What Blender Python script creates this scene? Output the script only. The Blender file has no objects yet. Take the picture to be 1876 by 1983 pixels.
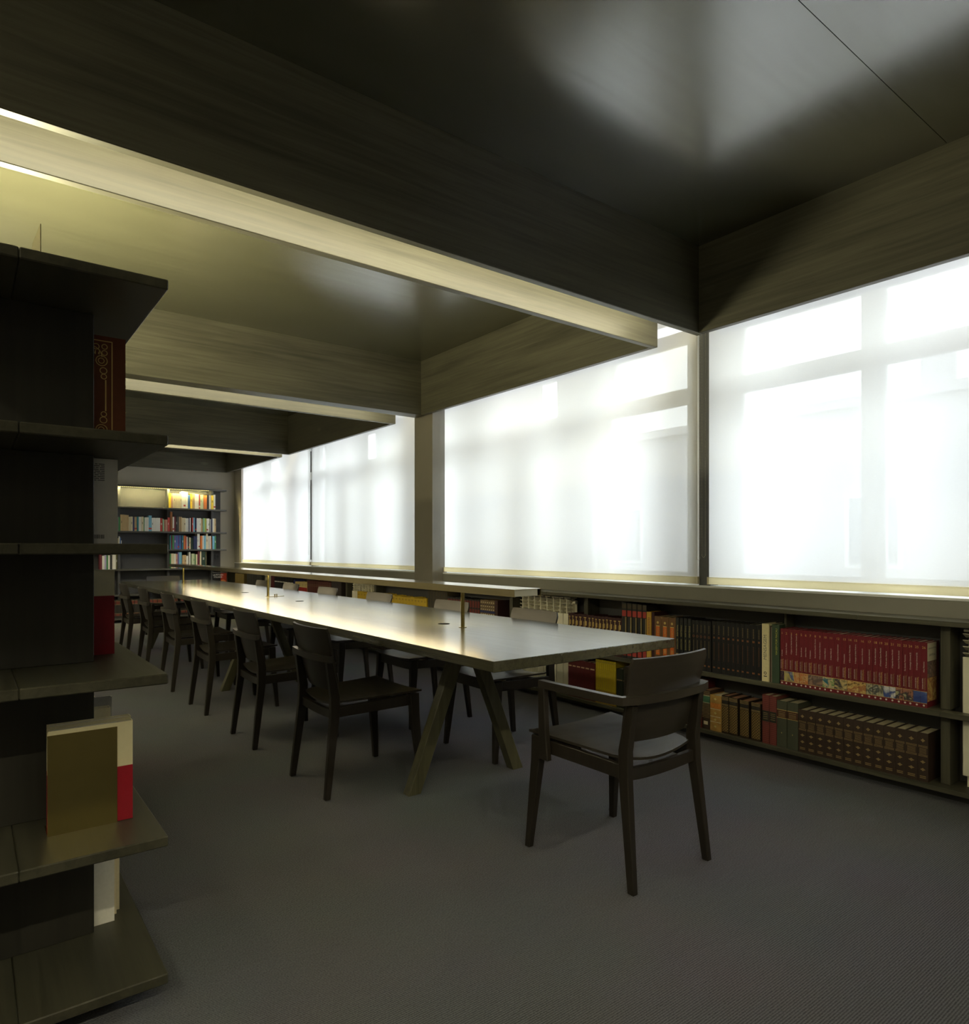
import bpy, bmesh, math, random
from mathutils import Vector, Matrix

# ---------------------------------------------------------------- camera, world, exposure
random.seed(7)
SC = bpy.context.scene
COL = SC.collection
IW, IH = 1876.0, 1983.0
FPX, CX, YH = 1308.0, 938.0, 1063.0          # focal length, principal column and horizon row in pixels
YAW = math.atan(1000.0 / 1308.0)             # the view looks this far right of the long axis (+Y)
EYE = 1.24
cam = bpy.data.cameras.new('camera')
cam_o = bpy.data.objects.new('camera', cam)
COL.objects.link(cam_o)
cam.sensor_fit = 'VERTICAL'
cam.sensor_height = 36.0
cam.lens = 36.0 * FPX / IH
cam.shift_y = (YH - IH / 2) / IH
cam.clip_start = 0.02
cam_o.location = (0, 0, EYE)
cam_o.rotation_euler = (math.pi / 2, 0, -YAW)
SC.camera = cam_o

SKY_STRENGTH = 5.8
w = bpy.data.worlds.new('overcast_sky')
SC.world = w
w.use_nodes = True
bg = w.node_tree.nodes['Background']
bg.inputs[0].default_value = (0.91, 0.945, 1.0, 1)
bg.inputs[1].default_value = SKY_STRENGTH

SC.view_settings.view_transform = 'Standard'
SC.view_settings.look = 'None'
SC.view_settings.gamma = 1.0
SC.view_settings.exposure = 0.68
SC.view_settings.use_curve_mapping = False
try:
    SC.cycles.use_denoising = True
    SC.cycles.max_bounces = 7
    SC.cycles.diffuse_bounces = 3
    SC.cycles.glossy_bounces = 3
    SC.cycles.use_adaptive_sampling = True
    SC.cycles.adaptive_threshold = 0.05
    SC.cycles.transparent_max_bounces = 12
    SC.cycles.sample_clamp_indirect = 6.0
except Exception:
    pass

SLOT_LED = 80.0        # light lines between the ceiling coffers
SIDE_FILL = 24.0       # unseen fill lights added at the left of the coffers
SHELF_LED = 360.0      # strip under the top shelf of the far bookcase
LAMP_LED = 8.0        # diffuser of the brass table lamp
UPLIGHT_GLOW = 850.0    # unseen strip added on the near bookcase for the ceiling glow
WARM = (1.0, 0.92, 0.62)

FW = (math.sin(YAW), math.cos(YAW))
RT = (math.cos(YAW), -math.sin(YAW))


def ratio(u):
    """Y/X of the floor direction seen in pixel column u."""
    a = (u - CX) / FPX
    return (FW[1] + a * RT[1]) / (FW[0] + a * RT[0])


def y_at(u, x):
    return x * ratio(u)


def x_at(u, y):
    return y / ratio(u)


# ---------------------------------------------------------------- materials
MATS = {}


def principled(name):
    m = bpy.data.materials.new(name)
    m.use_nodes = True
    nt = m.node_tree
    return m, nt, nt.nodes['Principled BSDF']


def flat(name, col, rough=0.6, metal=0.0, spec=0.5, vary=0.12, scale=40.0, bump=0.0):
    """Plain surface with a little procedural mottling."""
    if name in MATS:
        return MATS[name]
    m, nt, b = principled(name)
    N, L = nt.nodes, nt.links
    geo = N.new('ShaderNodeNewGeometry')
    no = N.new('ShaderNodeTexNoise')
    no.inputs['Scale'].default_value = scale
    no.inputs['Detail'].default_value = 4
    L.new(geo.outputs['Position'], no.inputs['Vector'])
    mx = N.new('ShaderNodeMix')
    mx.data_type = 'RGBA'
    mx.inputs['A'].default_value = (*[c * (1 - vary) for c in col], 1)
    mx.inputs['B'].default_value = (*[min(1, c * (1 + vary)) for c in col], 1)
    L.new(no.outputs['Fac'], mx.inputs['Factor'])
    L.new(mx.outputs['Result'], b.inputs['Base Color'])
    b.inputs['Roughness'].default_value = rough
    b.inputs['Metallic'].default_value = metal
    b.inputs['Specular IOR Level'].default_value = spec
    if bump:
        bp = N.new('ShaderNodeBump')
        bp.inputs['Strength'].default_value = bump
        bp.inputs['Distance'].default_value = 0.002
        L.new(no.outputs['Fac'], bp.inputs['Height'])
        L.new(bp.outputs['Normal'], b.inputs['Normal'])
    MATS[name] = m
    return m


def wood(name, col, axis, rough=0.4, obj=False, contrast=0.45, knots=True, spec=0.5, bump=0.15, ior=1.5, fine=26.0):
    """Stained wood: fine lengthwise grain, soft figure and the odd knot, grain along axis."""
    if name in MATS:
        return MATS[name]
    m, nt, b = principled(name)
    N, L = nt.nodes, nt.links
    if obj:
        src = N.new('ShaderNodeTexCoord').outputs['Object']
    else:
        src = N.new('ShaderNodeNewGeometry').outputs['Position']
    mp = N.new('ShaderNodeMapping')
    s = [fine, fine, fine]
    s[axis] = 0.9
    mp.inputs['Scale'].default_value = s
    L.new(src, mp.inputs['Vector'])
    n1 = N.new('ShaderNodeTexNoise')
    n1.inputs['Scale'].default_value = 1.6
    n1.inputs['Detail'].default_value = 4
    n1.inputs['Roughness'].default_value = 0.62
    n1.inputs['Distortion'].default_value = 0.5
    L.new(mp.outputs['Vector'], n1.inputs['Vector'])
    mp2 = N.new('ShaderNodeMapping')
    s2 = [5.0, 5.0, 5.0]
    s2[axis] = 0.7
    mp2.inputs['Scale'].default_value = s2
    L.new(src, mp2.inputs['Vector'])
    n2 = N.new('ShaderNodeTexNoise')
    n2.inputs['Scale'].default_value = 1.0
    n2.inputs['Detail'].default_value = 3
    L.new(mp2.outputs['Vector'], n2.inputs['Vector'])
    add = N.new('ShaderNodeMath')
    add.operation = 'MULTIPLY_ADD'
    L.new(n1.outputs['Fac'], add.inputs[0])
    add.inputs[1].default_value = 0.6
    mul = N.new('ShaderNodeMath')
    mul.operation = 'MULTIPLY'
    L.new(n2.outputs['Fac'], mul.inputs[0])
    mul.inputs[1].default_value = 0.4
    L.new(mul.outputs[0], add.inputs[2])
    val = add.outputs[0]
    if knots:
        mp3 = N.new('ShaderNodeMapping')
        s3 = [2.6, 2.6, 2.6]
        s3[axis] = 1.1
        mp3.inputs['Scale'].default_value = s3
        L.new(src, mp3.inputs['Vector'])
        vo = N.new('ShaderNodeTexVoronoi')
        vo.inputs['Scale'].default_value = 1.0
        L.new(mp3.outputs['Vector'], vo.inputs['Vector'])
        rk = N.new('ShaderNodeMapRange')
        rk.inputs['From Min'].default_value = 0.03
        rk.inputs['From Max'].default_value = 0.10
        rk.inputs['To Min'].default_value = 0.28
        rk.inputs['To Max'].default_value = 0.0
        L.new(vo.outputs['Distance'], rk.inputs['Value'])
        ad2 = N.new('ShaderNodeMath')
        ad2.operation = 'ADD'
        L.new(val, ad2.inputs[0])
        L.new(rk.outputs['Result'], ad2.inputs[1])
        val = ad2.outputs[0]
    cr = N.new('ShaderNodeValToRGB')
    e = cr.color_ramp.elements
    e[0].position = 0.32
    e[0].color = (*[c * (1 - contrast) for c in col], 1)
    e[1].position = 0.78
    e[1].color = (*[min(1, c * (1 + contrast * 1.5)) for c in col], 1)
    L.new(val, cr.inputs['Fac'])
    L.new(cr.outputs['Color'], b.inputs['Base Color'])
    rr = N.new('ShaderNodeMapRange')
    rr.inputs['From Min'].default_value = 0.3
    rr.inputs['From Max'].default_value = 0.7
    rr.inputs['To Min'].default_value = rough * 0.92
    rr.inputs['To Max'].default_value = rough * 1.1
    L.new(n1.outputs['Fac'], rr.inputs['Value'])
    L.new(rr.outputs['Result'], b.inputs['Roughness'])
    b.inputs['Specular IOR Level'].default_value = spec
    b.inputs['IOR'].default_value = ior
    bp = N.new('ShaderNodeBump')
    bp.inputs['Strength'].default_value = bump
    bp.inputs['Distance'].default_value = 0.002
    L.new(n1.outputs['Fac'], bp.inputs['Height'])
    L.new(bp.outputs['Normal'], b.inputs['Normal'])
    MATS[name] = m
    return m


def emitter(name, col, strength):
    if name in MATS:
        return MATS[name]
    m = bpy.data.materials.new(name)
    m.use_nodes = True
    nt = m.node_tree
    nt.nodes.clear()
    e = nt.nodes.new('ShaderNodeEmission')
    e.inputs[0].default_value = (*col, 1)
    e.inputs[1].default_value = strength
    o = nt.nodes.new('ShaderNodeOutputMaterial')
    nt.links.new(e.outputs[0], o.inputs[0])
    MATS[name] = m
    return m


def carpet_material():
    m, nt, b = principled('ribbed_carpet')
    N, L = nt.nodes, nt.links
    geo = N.new('ShaderNodeNewGeometry')
    mp = N.new('ShaderNodeMapping')
    mp.inputs['Scale'].default_value = (1.0, 1.0, 1.0)
    L.new(geo.outputs['Position'], mp.inputs['Vector'])
    wv = N.new('ShaderNodeTexWave')
    wv.wave_type = 'BANDS'
    wv.bands_direction = 'Y'
    wv.inputs['Scale'].default_value = 1.0 / 0.0072 / 3.1831 * 1.0
    wv.inputs['Distortion'].default_value = 0.35
    wv.inputs['Detail'].default_value = 1.0
    wv.inputs['Detail Scale'].default_value = 3.0
    L.new(mp.outputs['Vector'], wv.inputs['Vector'])
    mp2 = N.new('ShaderNodeMapping')
    mp2.inputs['Scale'].default_value = (230, 160, 160)
    L.new(geo.outputs['Position'], mp2.inputs['Vector'])
    no = N.new('ShaderNodeTexNoise')
    no.inputs['Scale'].default_value = 1.0
    no.inputs['Detail'].default_value = 2.0
    L.new(mp2.outputs['Vector'], no.inputs['Vector'])
    big = N.new('ShaderNodeTexNoise')
    big.inputs['Scale'].default_value = 1.3
    big.inputs['Detail'].default_value = 3.0
    L.new(geo.outputs['Position'], big.inputs['Vector'])
    mm = N.new('ShaderNodeMath')
    mm.operation = 'MULTIPLY_ADD'
    L.new(no.outputs['Fac'], mm.inputs[0])
    mm.inputs[1].default_value = 0.70
    hm = N.new('ShaderNodeMath')
    hm.operation = 'MULTIPLY'
    L.new(wv.outputs['Fac'], hm.inputs[0])
    hm.inputs[1].default_value = 0.38
    L.new(hm.outputs[0], mm.inputs[2])
    cr = N.new('ShaderNodeValToRGB')
    e = cr.color_ramp.elements
    e[0].position = 0.16
    e[0].color = (0.054, 0.054, 0.061, 1)
    e[1].position = 0.78
    e[1].color = (0.230, 0.229, 0.250, 1)
    L.new(mm.outputs[0], cr.inputs['Fac'])
    mx = N.new('ShaderNodeMix')
    mx.data_type = 'RGBA'
    mx.blend_type = 'MULTIPLY'
    mx.inputs['Factor'].default_value = 0.25
    L.new(cr.outputs['Color'], mx.inputs['A'])
    L.new(big.outputs['Color'], mx.inputs['B'])
    L.new(mx.outputs['Result'], b.inputs['Base Color'])
    b.inputs['Roughness'].default_value = 0.95
    b.inputs['Specular IOR Level'].default_value = 0.1
    bp = N.new('ShaderNodeBump')
    bp.inputs['Strength'].default_value = 0.6
    bp.inputs['Distance'].default_value = 0.004
    L.new(mm.outputs[0], bp.inputs['Height'])
    L.new(bp.outputs['Normal'], b.inputs['Normal'])
    return m


def blind_material():
    """Screen fabric: part open weave, part scattering cloth."""
    m = bpy.data.materials.new('blind_fabric')
    m.use_nodes = True
    nt = m.node_tree
    N, L = nt.nodes, nt.links
    N.clear()
    tr = N.new('ShaderNodeBsdfTransparent')
    tl = N.new('ShaderNodeBsdfTranslucent')
    df = N.new('ShaderNodeBsdfDiffuse')
    tr.inputs[0].default_value = (1, 1, 1, 1)
    tl.inputs[0].default_value = (0.93, 0.92, 0.89, 1)
    df.inputs[0].default_value = (0.80, 0.76, 0.66, 1)
    geo = N.new('ShaderNodeNewGeometry')
    mp = N.new('ShaderNodeMapping')
    mp.inputs['Scale'].default_value = (1, 60, 400)
    L.new(geo.outputs['Position'], mp.inputs['Vector'])
    no = N.new('ShaderNodeTexNoise')
    no.inputs['Scale'].default_value = 1.0
    L.new(mp.outputs['Vector'], no.inputs['Vector'])
    mr = N.new('ShaderNodeMapRange')
    mr.inputs['To Min'].default_value = 0.05
    mr.inputs['To Max'].default_value = 0.09
    L.new(no.outputs['Fac'], mr.inputs['Value'])
    a = N.new('ShaderNodeMixShader')
    a.inputs[0].default_value = 0.36
    L.new(tl.outputs[0], a.inputs[1])
    L.new(df.outputs[0], a.inputs[2])
    c = N.new('ShaderNodeMixShader')
    L.new(mr.outputs['Result'], c.inputs[0])
    L.new(a.outputs[0], c.inputs[1])
    L.new(tr.outputs[0], c.inputs[2])
    o = N.new('ShaderNodeOutputMaterial')
    L.new(c.outputs[0], o.inputs[0])
    return m


def glass_material():
    m = bpy.data.materials.new('window_glass')
    m.use_nodes = True
    nt = m.node_tree
    N, L = nt.nodes, nt.links
    N.clear()
    tr = N.new('ShaderNodeBsdfTransparent')
    tr.inputs[0].default_value = (0.93, 0.96, 0.95, 1)
    gl = N.new('ShaderNodeBsdfGlossy')
    gl.inputs['Roughness'].default_value = 0.02
    fr = N.new('ShaderNodeFresnel')
    fr.inputs[0].default_value = 1.45
    mx = N.new('ShaderNodeMixShader')
    L.new(fr.outputs[0], mx.inputs[0])
    L.new(tr.outputs[0], mx.inputs[1])
    L.new(gl.outputs[0], mx.inputs[2])
    o = N.new('ShaderNodeOutputMaterial')
    L.new(mx.outputs[0], o.inputs[0])
    return m


def picture_material(name, cols, scale=28.0):
    """Colour patches for the printed picture strips."""
    if name in MATS:
        return MATS[name]
    m, nt, b = principled(name)
    N, L = nt.nodes, nt.links
    geo = N.new('ShaderNodeNewGeometry')
    no = N.new('ShaderNodeTexNoise')
    no.inputs['Scale'].default_value = scale
    no.inputs['Detail'].default_value = 3.5
    no.inputs['Distortion'].default_value = 0.8
    L.new(geo.outputs['Position'], no.inputs['Vector'])
    cr = N.new('ShaderNodeValToRGB')
    cr.color_ramp.interpolation = 'EASE'
    el = cr.color_ramp.elements
    while len(el) < len(cols):
        el.new(0.5)
    for i, c in enumerate(cols):
        el[i].position = 0.30 + 0.40 * i / (len(cols) - 1)
        el[i].color = (*c, 1)
    L.new(no.outputs['Fac'], cr.inputs['Fac'])
    L.new(cr.outputs['Color'], b.inputs['Base Color'])
    b.inputs['Roughness'].default_value = 0.45
    MATS[name] = m
    return m


def ornate_material():
    """Tooled leather with a repeated gilt lozenge pattern."""
    m, nt, b = principled('tooled_leather')
    N, L = nt.nodes, nt.links
    geo = N.new('ShaderNodeNewGeometry')
    mp = N.new('ShaderNodeMapping')
    mp.inputs['Rotation'].default_value = (math.radians(45), 0, 0)
    mp.inputs['Scale'].default_value = (1, 1, 1)
    L.new(geo.outputs['Position'], mp.inputs['Vector'])
    w1 = N.new('ShaderNodeTexWave')
    w1.bands_direction = 'Y'
    w1.inputs['Scale'].default_value = 26
    w2 = N.new('ShaderNodeTexWave')
    w2.bands_direction = 'Z'
    w2.inputs['Scale'].default_value = 26
    for w_ in (w1, w2):
        L.new(mp.outputs['Vector'], w_.inputs['Vector'])
    mx = N.new('ShaderNodeMath')
    mx.operation = 'MAXIMUM'
    L.new(w1.outputs['Fac'], mx.inputs[0])
    L.new(w2.outputs['Fac'], mx.inputs[1])
    cr = N.new('ShaderNodeValToRGB')
    e = cr.color_ramp.elements
    e[0].position = 0.62
    e[0].color = (0.045, 0.028, 0.010, 1)
    e[1].position = 0.95
    e[1].color = (0.26, 0.17, 0.055, 1)
    L.new(mx.outputs[0], cr.inputs['Fac'])
    L.new(cr.outputs['Color'], b.inputs['Base Color'])
    b.inputs['Roughness'].default_value = 0.55
    return m


WOODC = (0.080, 0.075, 0.051)
W_X = wood('stained_wood_x', WOODC, 0, 0.42)
W_Y = wood('stained_wood_y', WOODC, 1, 0.42)
W_Z = wood('stained_wood_z', WOODC, 2, 0.42)
W_TABLE = wood('table_wood', (0.085, 0.080, 0.048), 1, 0.19, contrast=0.35, spec=1.0, bump=0.02, ior=1.7)
W_LEG = wood('table_leg_wood', (0.090, 0.084, 0.046), 2, 0.36, knots=False)
W_CEIL = wood('ceiling_plywood', (0.082, 0.080, 0.048), 0, 0.22, spec=1.0, bump=0.006, contrast=0.14, ior=2.0, knots=False, fine=13.0)
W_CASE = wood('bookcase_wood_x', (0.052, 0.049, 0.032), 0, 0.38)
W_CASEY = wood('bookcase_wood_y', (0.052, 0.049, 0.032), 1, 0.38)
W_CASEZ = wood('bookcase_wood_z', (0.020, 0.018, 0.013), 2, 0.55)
W_CHAIR = wood('chair_wood', (0.025, 0.020, 0.015), 2, 0.38, obj=True, knots=False, contrast=0.3)
W_CHAIRH = wood('chair_wood_flat', (0.034, 0.028, 0.021), 0, 0.36, obj=True, knots=False, contrast=0.3)
CARPET = carpet_material()
BLIND = blind_material()
GLASS = glass_material()
BRASS = flat('brass', (0.66, 0.57, 0.35), 0.16, 1.0, vary=0.08, scale=12)
BRASS_DULL = flat('brushed_brass', (0.46, 0.37, 0.13), 0.2, 1.0, vary=0.08, scale=30)
WALL = flat('grey_paint', (0.46, 0.43, 0.36), 0.75, vary=0.05, scale=6)
SILL = flat('sill_paint', (0.25, 0.24, 0.21), 0.55, vary=0.06, scale=8)
PANEL = flat('grey_panel', (0.060, 0.060, 0.064), 0.6, vary=0.08, scale=10)
HEM = flat('hem_bar_cream', (0.80, 0.73, 0.52), 0.45, vary=0.04)
FRAME = flat('window_frame_paint', (0.82, 0.83, 0.84), 0.5, vary=0.04)
POST = flat('dark_post', (0.10, 0.105, 0.115), 0.5)
RAD = flat('radiator_enamel', (0.86, 0.82, 0.66), 0.4, vary=0.04)
METAL = flat('steel', (0.55, 0.55, 0.52), 0.35, 1.0)
PAGES = flat('paper_pages', (0.62, 0.54, 0.36), 0.85, vary=0.15, scale=160)
PAGES_W = flat('white_pages', (0.75, 0.70, 0.58), 0.85, vary=0.1, scale=160)
PAGES_RED = flat('rust_pages', (0.36, 0.18, 0.10), 0.85, vary=0.15, scale=160)
GOLD = flat('gilt', (0.70, 0.52, 0.18), 0.4, 0.4)
GOLD_DIM = flat('faded_gilt', (0.34, 0.25, 0.11), 0.5, 0.2)
WHITE_INK = flat('white_ink', (0.80, 0.76, 0.68), 0.6)
BLACK_INK = flat('black_ink', (0.03, 0.03, 0.03), 0.6)
CHAIN = flat('bead_chain_nickel', (0.62, 0.58, 0.48), 0.35, 0.6)
ORNATE = ornate_material()
SIDE_FILL_E = emitter('side_fill_glow', WARM, SIDE_FILL)
LENS_E = emitter('led_lens_glow', (1.0, 0.84, 0.32), 1.1)
SHELF_E = emitter('shelf_led', (1.0, 0.86, 0.36), SHELF_LED)
LAMP_E = emitter('lamp_diffuser', (1.0, 0.86, 0.55), LAMP_LED)


def hem_material():
    """Cream fabric pocket around the hem bar; daylight glows through it."""
    m = bpy.data.materials.new('hem_fabric')
    m.use_nodes = True
    nt = m.node_tree
    N, L = nt.nodes, nt.links
    N.clear()
    tl = N.new('ShaderNodeBsdfTranslucent')
    df = N.new('ShaderNodeBsdfDiffuse')
    tl.inputs[0].default_value = (0.96, 0.90, 0.70, 1)
    df.inputs[0].default_value = (0.80, 0.72, 0.52, 1)
    geo = N.new('ShaderNodeNewGeometry')
    no = N.new('ShaderNodeTexNoise')
    no.inputs['Scale'].default_value = 120
    L.new(geo.outputs['Position'], no.inputs['Vector'])
    mr = N.new('ShaderNodeMapRange')
    mr.inputs['To Min'].default_value = 0.20
    mr.inputs['To Max'].default_value = 0.28
    L.new(no.outputs['Fac'], mr.inputs['Value'])
    mx = N.new('ShaderNodeMixShader')
    L.new(mr.outputs['Result'], mx.inputs[0])
    L.new(tl.outputs[0], mx.inputs[1])
    L.new(df.outputs[0], mx.inputs[2])
    o = N.new('ShaderNodeOutputMaterial')
    L.new(mx.outputs[0], o.inputs[0])
    return m


HEM_CLOTH = hem_material()
UP_E = emitter('added_uplight', (1.0, 0.92, 0.56), UPLIGHT_GLOW)


def srgb(r, g, b):
    f = lambda c: ((c / 255 + 0.055) / 1.055) ** 2.4 if c / 255 > 0.04045 else c / 255 / 12.92
    return (f(r), f(g), f(b))


def cloth(name, r, g, b, rough=0.55):
    """Book cloth or paper of the given sRGB colour."""
    return flat('cover_' + name, srgb(r, g, b), rough, vary=0.10, scale=90)


# ---------------------------------------------------------------- mesh helpers
class MB:
    def __init__(self):
        self.v, self.f = [], []

    def add(self, vs, fs):
        n = len(self.v)
        self.v += [tuple(p) for p in vs]
        self.f += [tuple(n + i for i in f) for f in fs]
        return self

    def box(self, x0, x1, y0, y1, z0, z1):
        return self.add([(x0, y0, z0), (x1, y0, z0), (x1, y1, z0), (x0, y1, z0),
                         (x0, y0, z1), (x1, y0, z1), (x1, y1, z1), (x0, y1, z1)],
                        [(0, 3, 2, 1), (4, 5, 6, 7), (0, 1, 5, 4), (1, 2, 6, 5), (2, 3, 7, 6), (3, 0, 4, 7)])

    def loft(self, rings, cap=True):
        """Rings of equal length, joined in order."""
        k = len(rings[0])
        n = len(self.v)
        for r in rings:
            self.v += [tuple(p) for p in r]
        for i in range(len(rings) - 1):
            for j in range(k):
                a, b = n + i * k + j, n + i * k + (j + 1) % k
                self.f.append((a, b, b + k, a + k))
        if cap:
            self.f.append(tuple(n + j for j in range(k - 1, -1, -1)))
            m = n + (len(rings) - 1) * k
            self.f.append(tuple(m + j for j in range(k)))
        return self

    def bar(self, p, q, a, b, side=(1, 0, 0)):
        """Rectangular bar p->q, a along side, b across."""
        p, q = Vector(p), Vector(q)
        d = (q - p).normalized()
        s = Vector(side)
        s = (s - d * s.dot(d)).normalized()
        t = d.cross(s)
        ring = lambda c: [c + s * a / 2 * i + t * b / 2 * j for i, j in ((-1, -1), (1, -1), (1, 1), (-1, 1))]
        return self.loft([ring(p), ring(q)])

    def cyl(self, p, q, r, n=16, r2=None):
        p, q = Vector(p), Vector(q)
        d = (q - p).normalized()
        s = d.orthogonal().normalized()
        t = d.cross(s)
        ring = lambda c, rr: [c + (s * math.cos(2 * math.pi * i / n) + t * math.sin(2 * math.pi * i / n)) * rr for i in range(n)]
        return self.loft([ring(p, r), ring(q, r if r2 is None else r2)])

    def mesh(self, name, bevel=0.0, smooth=False, segs=1):
        me = bpy.data.meshes.new(name)
        me.from_pydata(self.v, [], self.f)
        bm = bmesh.new()
        bm.from_mesh(me)
        bmesh.ops.recalc_face_normals(bm, faces=bm.faces)
        if bevel:
            ed = [e for e in bm.edges if len(e.link_faces) == 2 and e.calc_face_angle(0) > 0.6]
            bmesh.ops.bevel(bm, geom=ed, offset=bevel, segments=segs, affect='EDGES', profile=0.6)
        bm.to_mesh(me)
        bm.free()
        if smooth:
            for p in me.polygons:
                p.use_smooth = True
            try:
                me.set_sharp_from_angle(angle=0.7)
            except Exception:
                pass
        return me

    def build(self, name, mat, parent=None, bevel=0.0, smooth=False, segs=1, label=None):
        return link(name, self.mesh(name, bevel, smooth, segs), mat, parent, label)


def link(name, me, mat=None, parent=None, label=None):
    if mat is not None and not me.materials:
        me.materials.append(mat)
    o = bpy.data.objects.new(name, me)
    COL.objects.link(o)
    if parent is not None:
        o.parent = parent
    if label:
        o['label'] = label
    return o


def box(name, mat, x0, x1, y0, y1, z0, z1, parent=None, bevel=0.0, label=None):
    """Box mesh with its origin at the centre of its base (world coordinates unless parented)."""
    cx, cy = (x0 + x1) / 2, (y0 + y1) / 2
    o = MB().box(x0 - cx, x1 - cx, y0 - cy, y1 - cy, 0, z1 - z0).build(name, mat, parent, bevel, label=label)
    o.location = (cx, cy, z0)
    return o


def tag(o, label, cat, group=None):
    o['label'] = label
    o['category'] = cat
    if group:
        o['group'] = group
    return o


def thing(name, label, cat, loc=(0, 0, 0), rotz=0.0, group=None):
    o = bpy.data.objects.new(name, None)
    COL.objects.link(o)
    o.empty_display_size = 0.05
    o.location = loc
    o.rotation_euler = (0, 0, rotz)
    return tag(o, label, cat, group)


def struct(o, label=None):
    o['kind'] = 'structure'
    if label:
        o['label'] = label
    return o


def sempty(name, label):
    o = bpy.data.objects.new(name, None)
    COL.objects.link(o)
    o.empty_display_size = 0.05
    return struct(o, label)


def copy_tree(o, parent=None):
    c = o.copy()
    COL.objects.link(c)
    c.parent = parent
    for ch in list(o.children):
        copy_tree(ch, c)
    return c


ORD = ['first', 'second', 'third', 'fourth', 'fifth', 'sixth', 'seventh', 'eighth', 'ninth', 'tenth', 'eleventh', 'twelfth',
       'thirteenth', 'fourteenth', 'fifteenth', 'sixteenth', 'seventeenth', 'eighteenth', 'nineteenth', 'twentieth']
for tens in ('twenty', 'thirty', 'forty', 'fifty', 'sixty', 'seventy'):
    ORD += [tens[:-1] + 'ieth'] if tens != 'twenty' else []
    ORD += [tens + '-' + w_ for w_ in ORD[:9]]
NUM = ['one', 'two', 'three', 'four', 'five', 'six', 'seven', 'eight', 'nine', 'ten', 'eleven', 'twelve', 'thirteen', 'fourteen', 'fifteen', 'sixteen',
       'seventeen', 'eighteen', 'nineteen', 'twenty'] + ['twenty-' + w_ for w_ in ('one', 'two', 'three', 'four', 'five', 'six')]

# ---------------------------------------------------------------- text meshes
TXT = {}


def text_mesh(s, size, bold=0.0):
    k = (s, round(size, 5), bold)
    if k in TXT:
        return TXT[k]
    cu = bpy.data.curves.new('lettering', 'FONT')
    cu.body = s
    cu.size = size
    cu.align_x = 'CENTER'
    cu.align_y = 'CENTER'
    cu.resolution_u = 2
    cu.offset = bold
    o = bpy.data.objects.new('lettering', cu)
    COL.objects.link(o)
    dg = bpy.context.evaluated_depsgraph_get()
    me = bpy.data.meshes.new_from_object(o.evaluated_get(dg))
    bpy.data.objects.remove(o)
    bpy.data.curves.remove(cu)
    TXT[k] = me
    return me


def put_text(name, s, size, mat, parent, loc, xdir, ydir, bold=0.0, squash=1.0):
    """Flat lettering whose reading direction is xdir and whose letters' up is ydir."""
    base = text_mesh(s, size, bold)
    me = base.copy()
    me.materials.clear()
    me.materials.append(mat)
    o = bpy.data.objects.new(name, me)
    COL.objects.link(o)
    o.parent = parent
    xd, yd = Vector(xdir), Vector(ydir)
    zd = xd.cross(yd)
    R = Matrix((xd, yd, zd)).transposed().to_4x4()
    o.matrix_local = Matrix.Translation(loc) @ R @ Matrix.Diagonal((squash, 1, 1, 1))
    return o


# ---------------------------------------------------------------- the room
XF = 3.79            # inner face of the coffer boards along the windows
ZB, ZC = 2.65, 3.215  # underside of the coffer boards, coffer ceiling
BT = 0.045
XL = -3.6            # the room's far left side, hidden behind the near bookcase
YB = -7.5            # behind the camera
YE = 12.95           # end wall
XW = 3.985           # face of the window wall

fl = box('floor', CARPET, XL, XW + 0.2, YB, YE + 0.1, -0.08, 0)
struct(fl, 'dark grey ribbed carpet floor')

wl = box('wall_left', WALL, XL - 0.15, XL, YB, YE, 0, 3.4)
struct(wl, 'plain grey wall on the left side of the room')
wb = box('wall_behind', WALL, XL - 0.15, XW + 0.3, YB - 0.15, YB, 0, 3.4)
struct(wb, 'plain grey wall behind the camera')
we = box('wall_back', WALL, XL - 0.15, XW + 0.3, YE, YE + 0.15, 0, 3.4)
struct(we, 'grey painted end wall behind the far bookcase')

# window wall: spandrel below, lintel above, jamb at the far end
wr = sempty('wall_right', 'window wall with a dark grey sill band under the blinds')
box('sill_band', SILL, XW, 4.55, YB, YE, 0, 0.975, wr)
box('sill_board', FRAME, XW - 0.004, 4.58, YB, YE, 0.975, 0.99, wr, 0.002)
box('lintel', WALL, 4.08, 4.55, YB, YE, 3.06, 3.4, wr)
box('end_jamb', WALL, XW, 4.55, 12.56, YE, 0.99, 3.06, wr)
box('rear_jamb', WALL, XW, 4.55, YB, -0.62, 0.99, 3.06, wr)
box('rear_column', W_Z, 3.85, 4.30, -0.93, -0.60, 0.89, ZB + 0.56, wr)

# column between the second and third blind
cl = box('column', flat('column_paint', (0.21, 0.19, 0.155), 0.45, vary=0.06, scale=9), 3.85, 4.03, 5.93, 6.285, 0.89, ZB + 0.56)
struct(cl, 'grey-brown timber clad column between the blinds')

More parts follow.
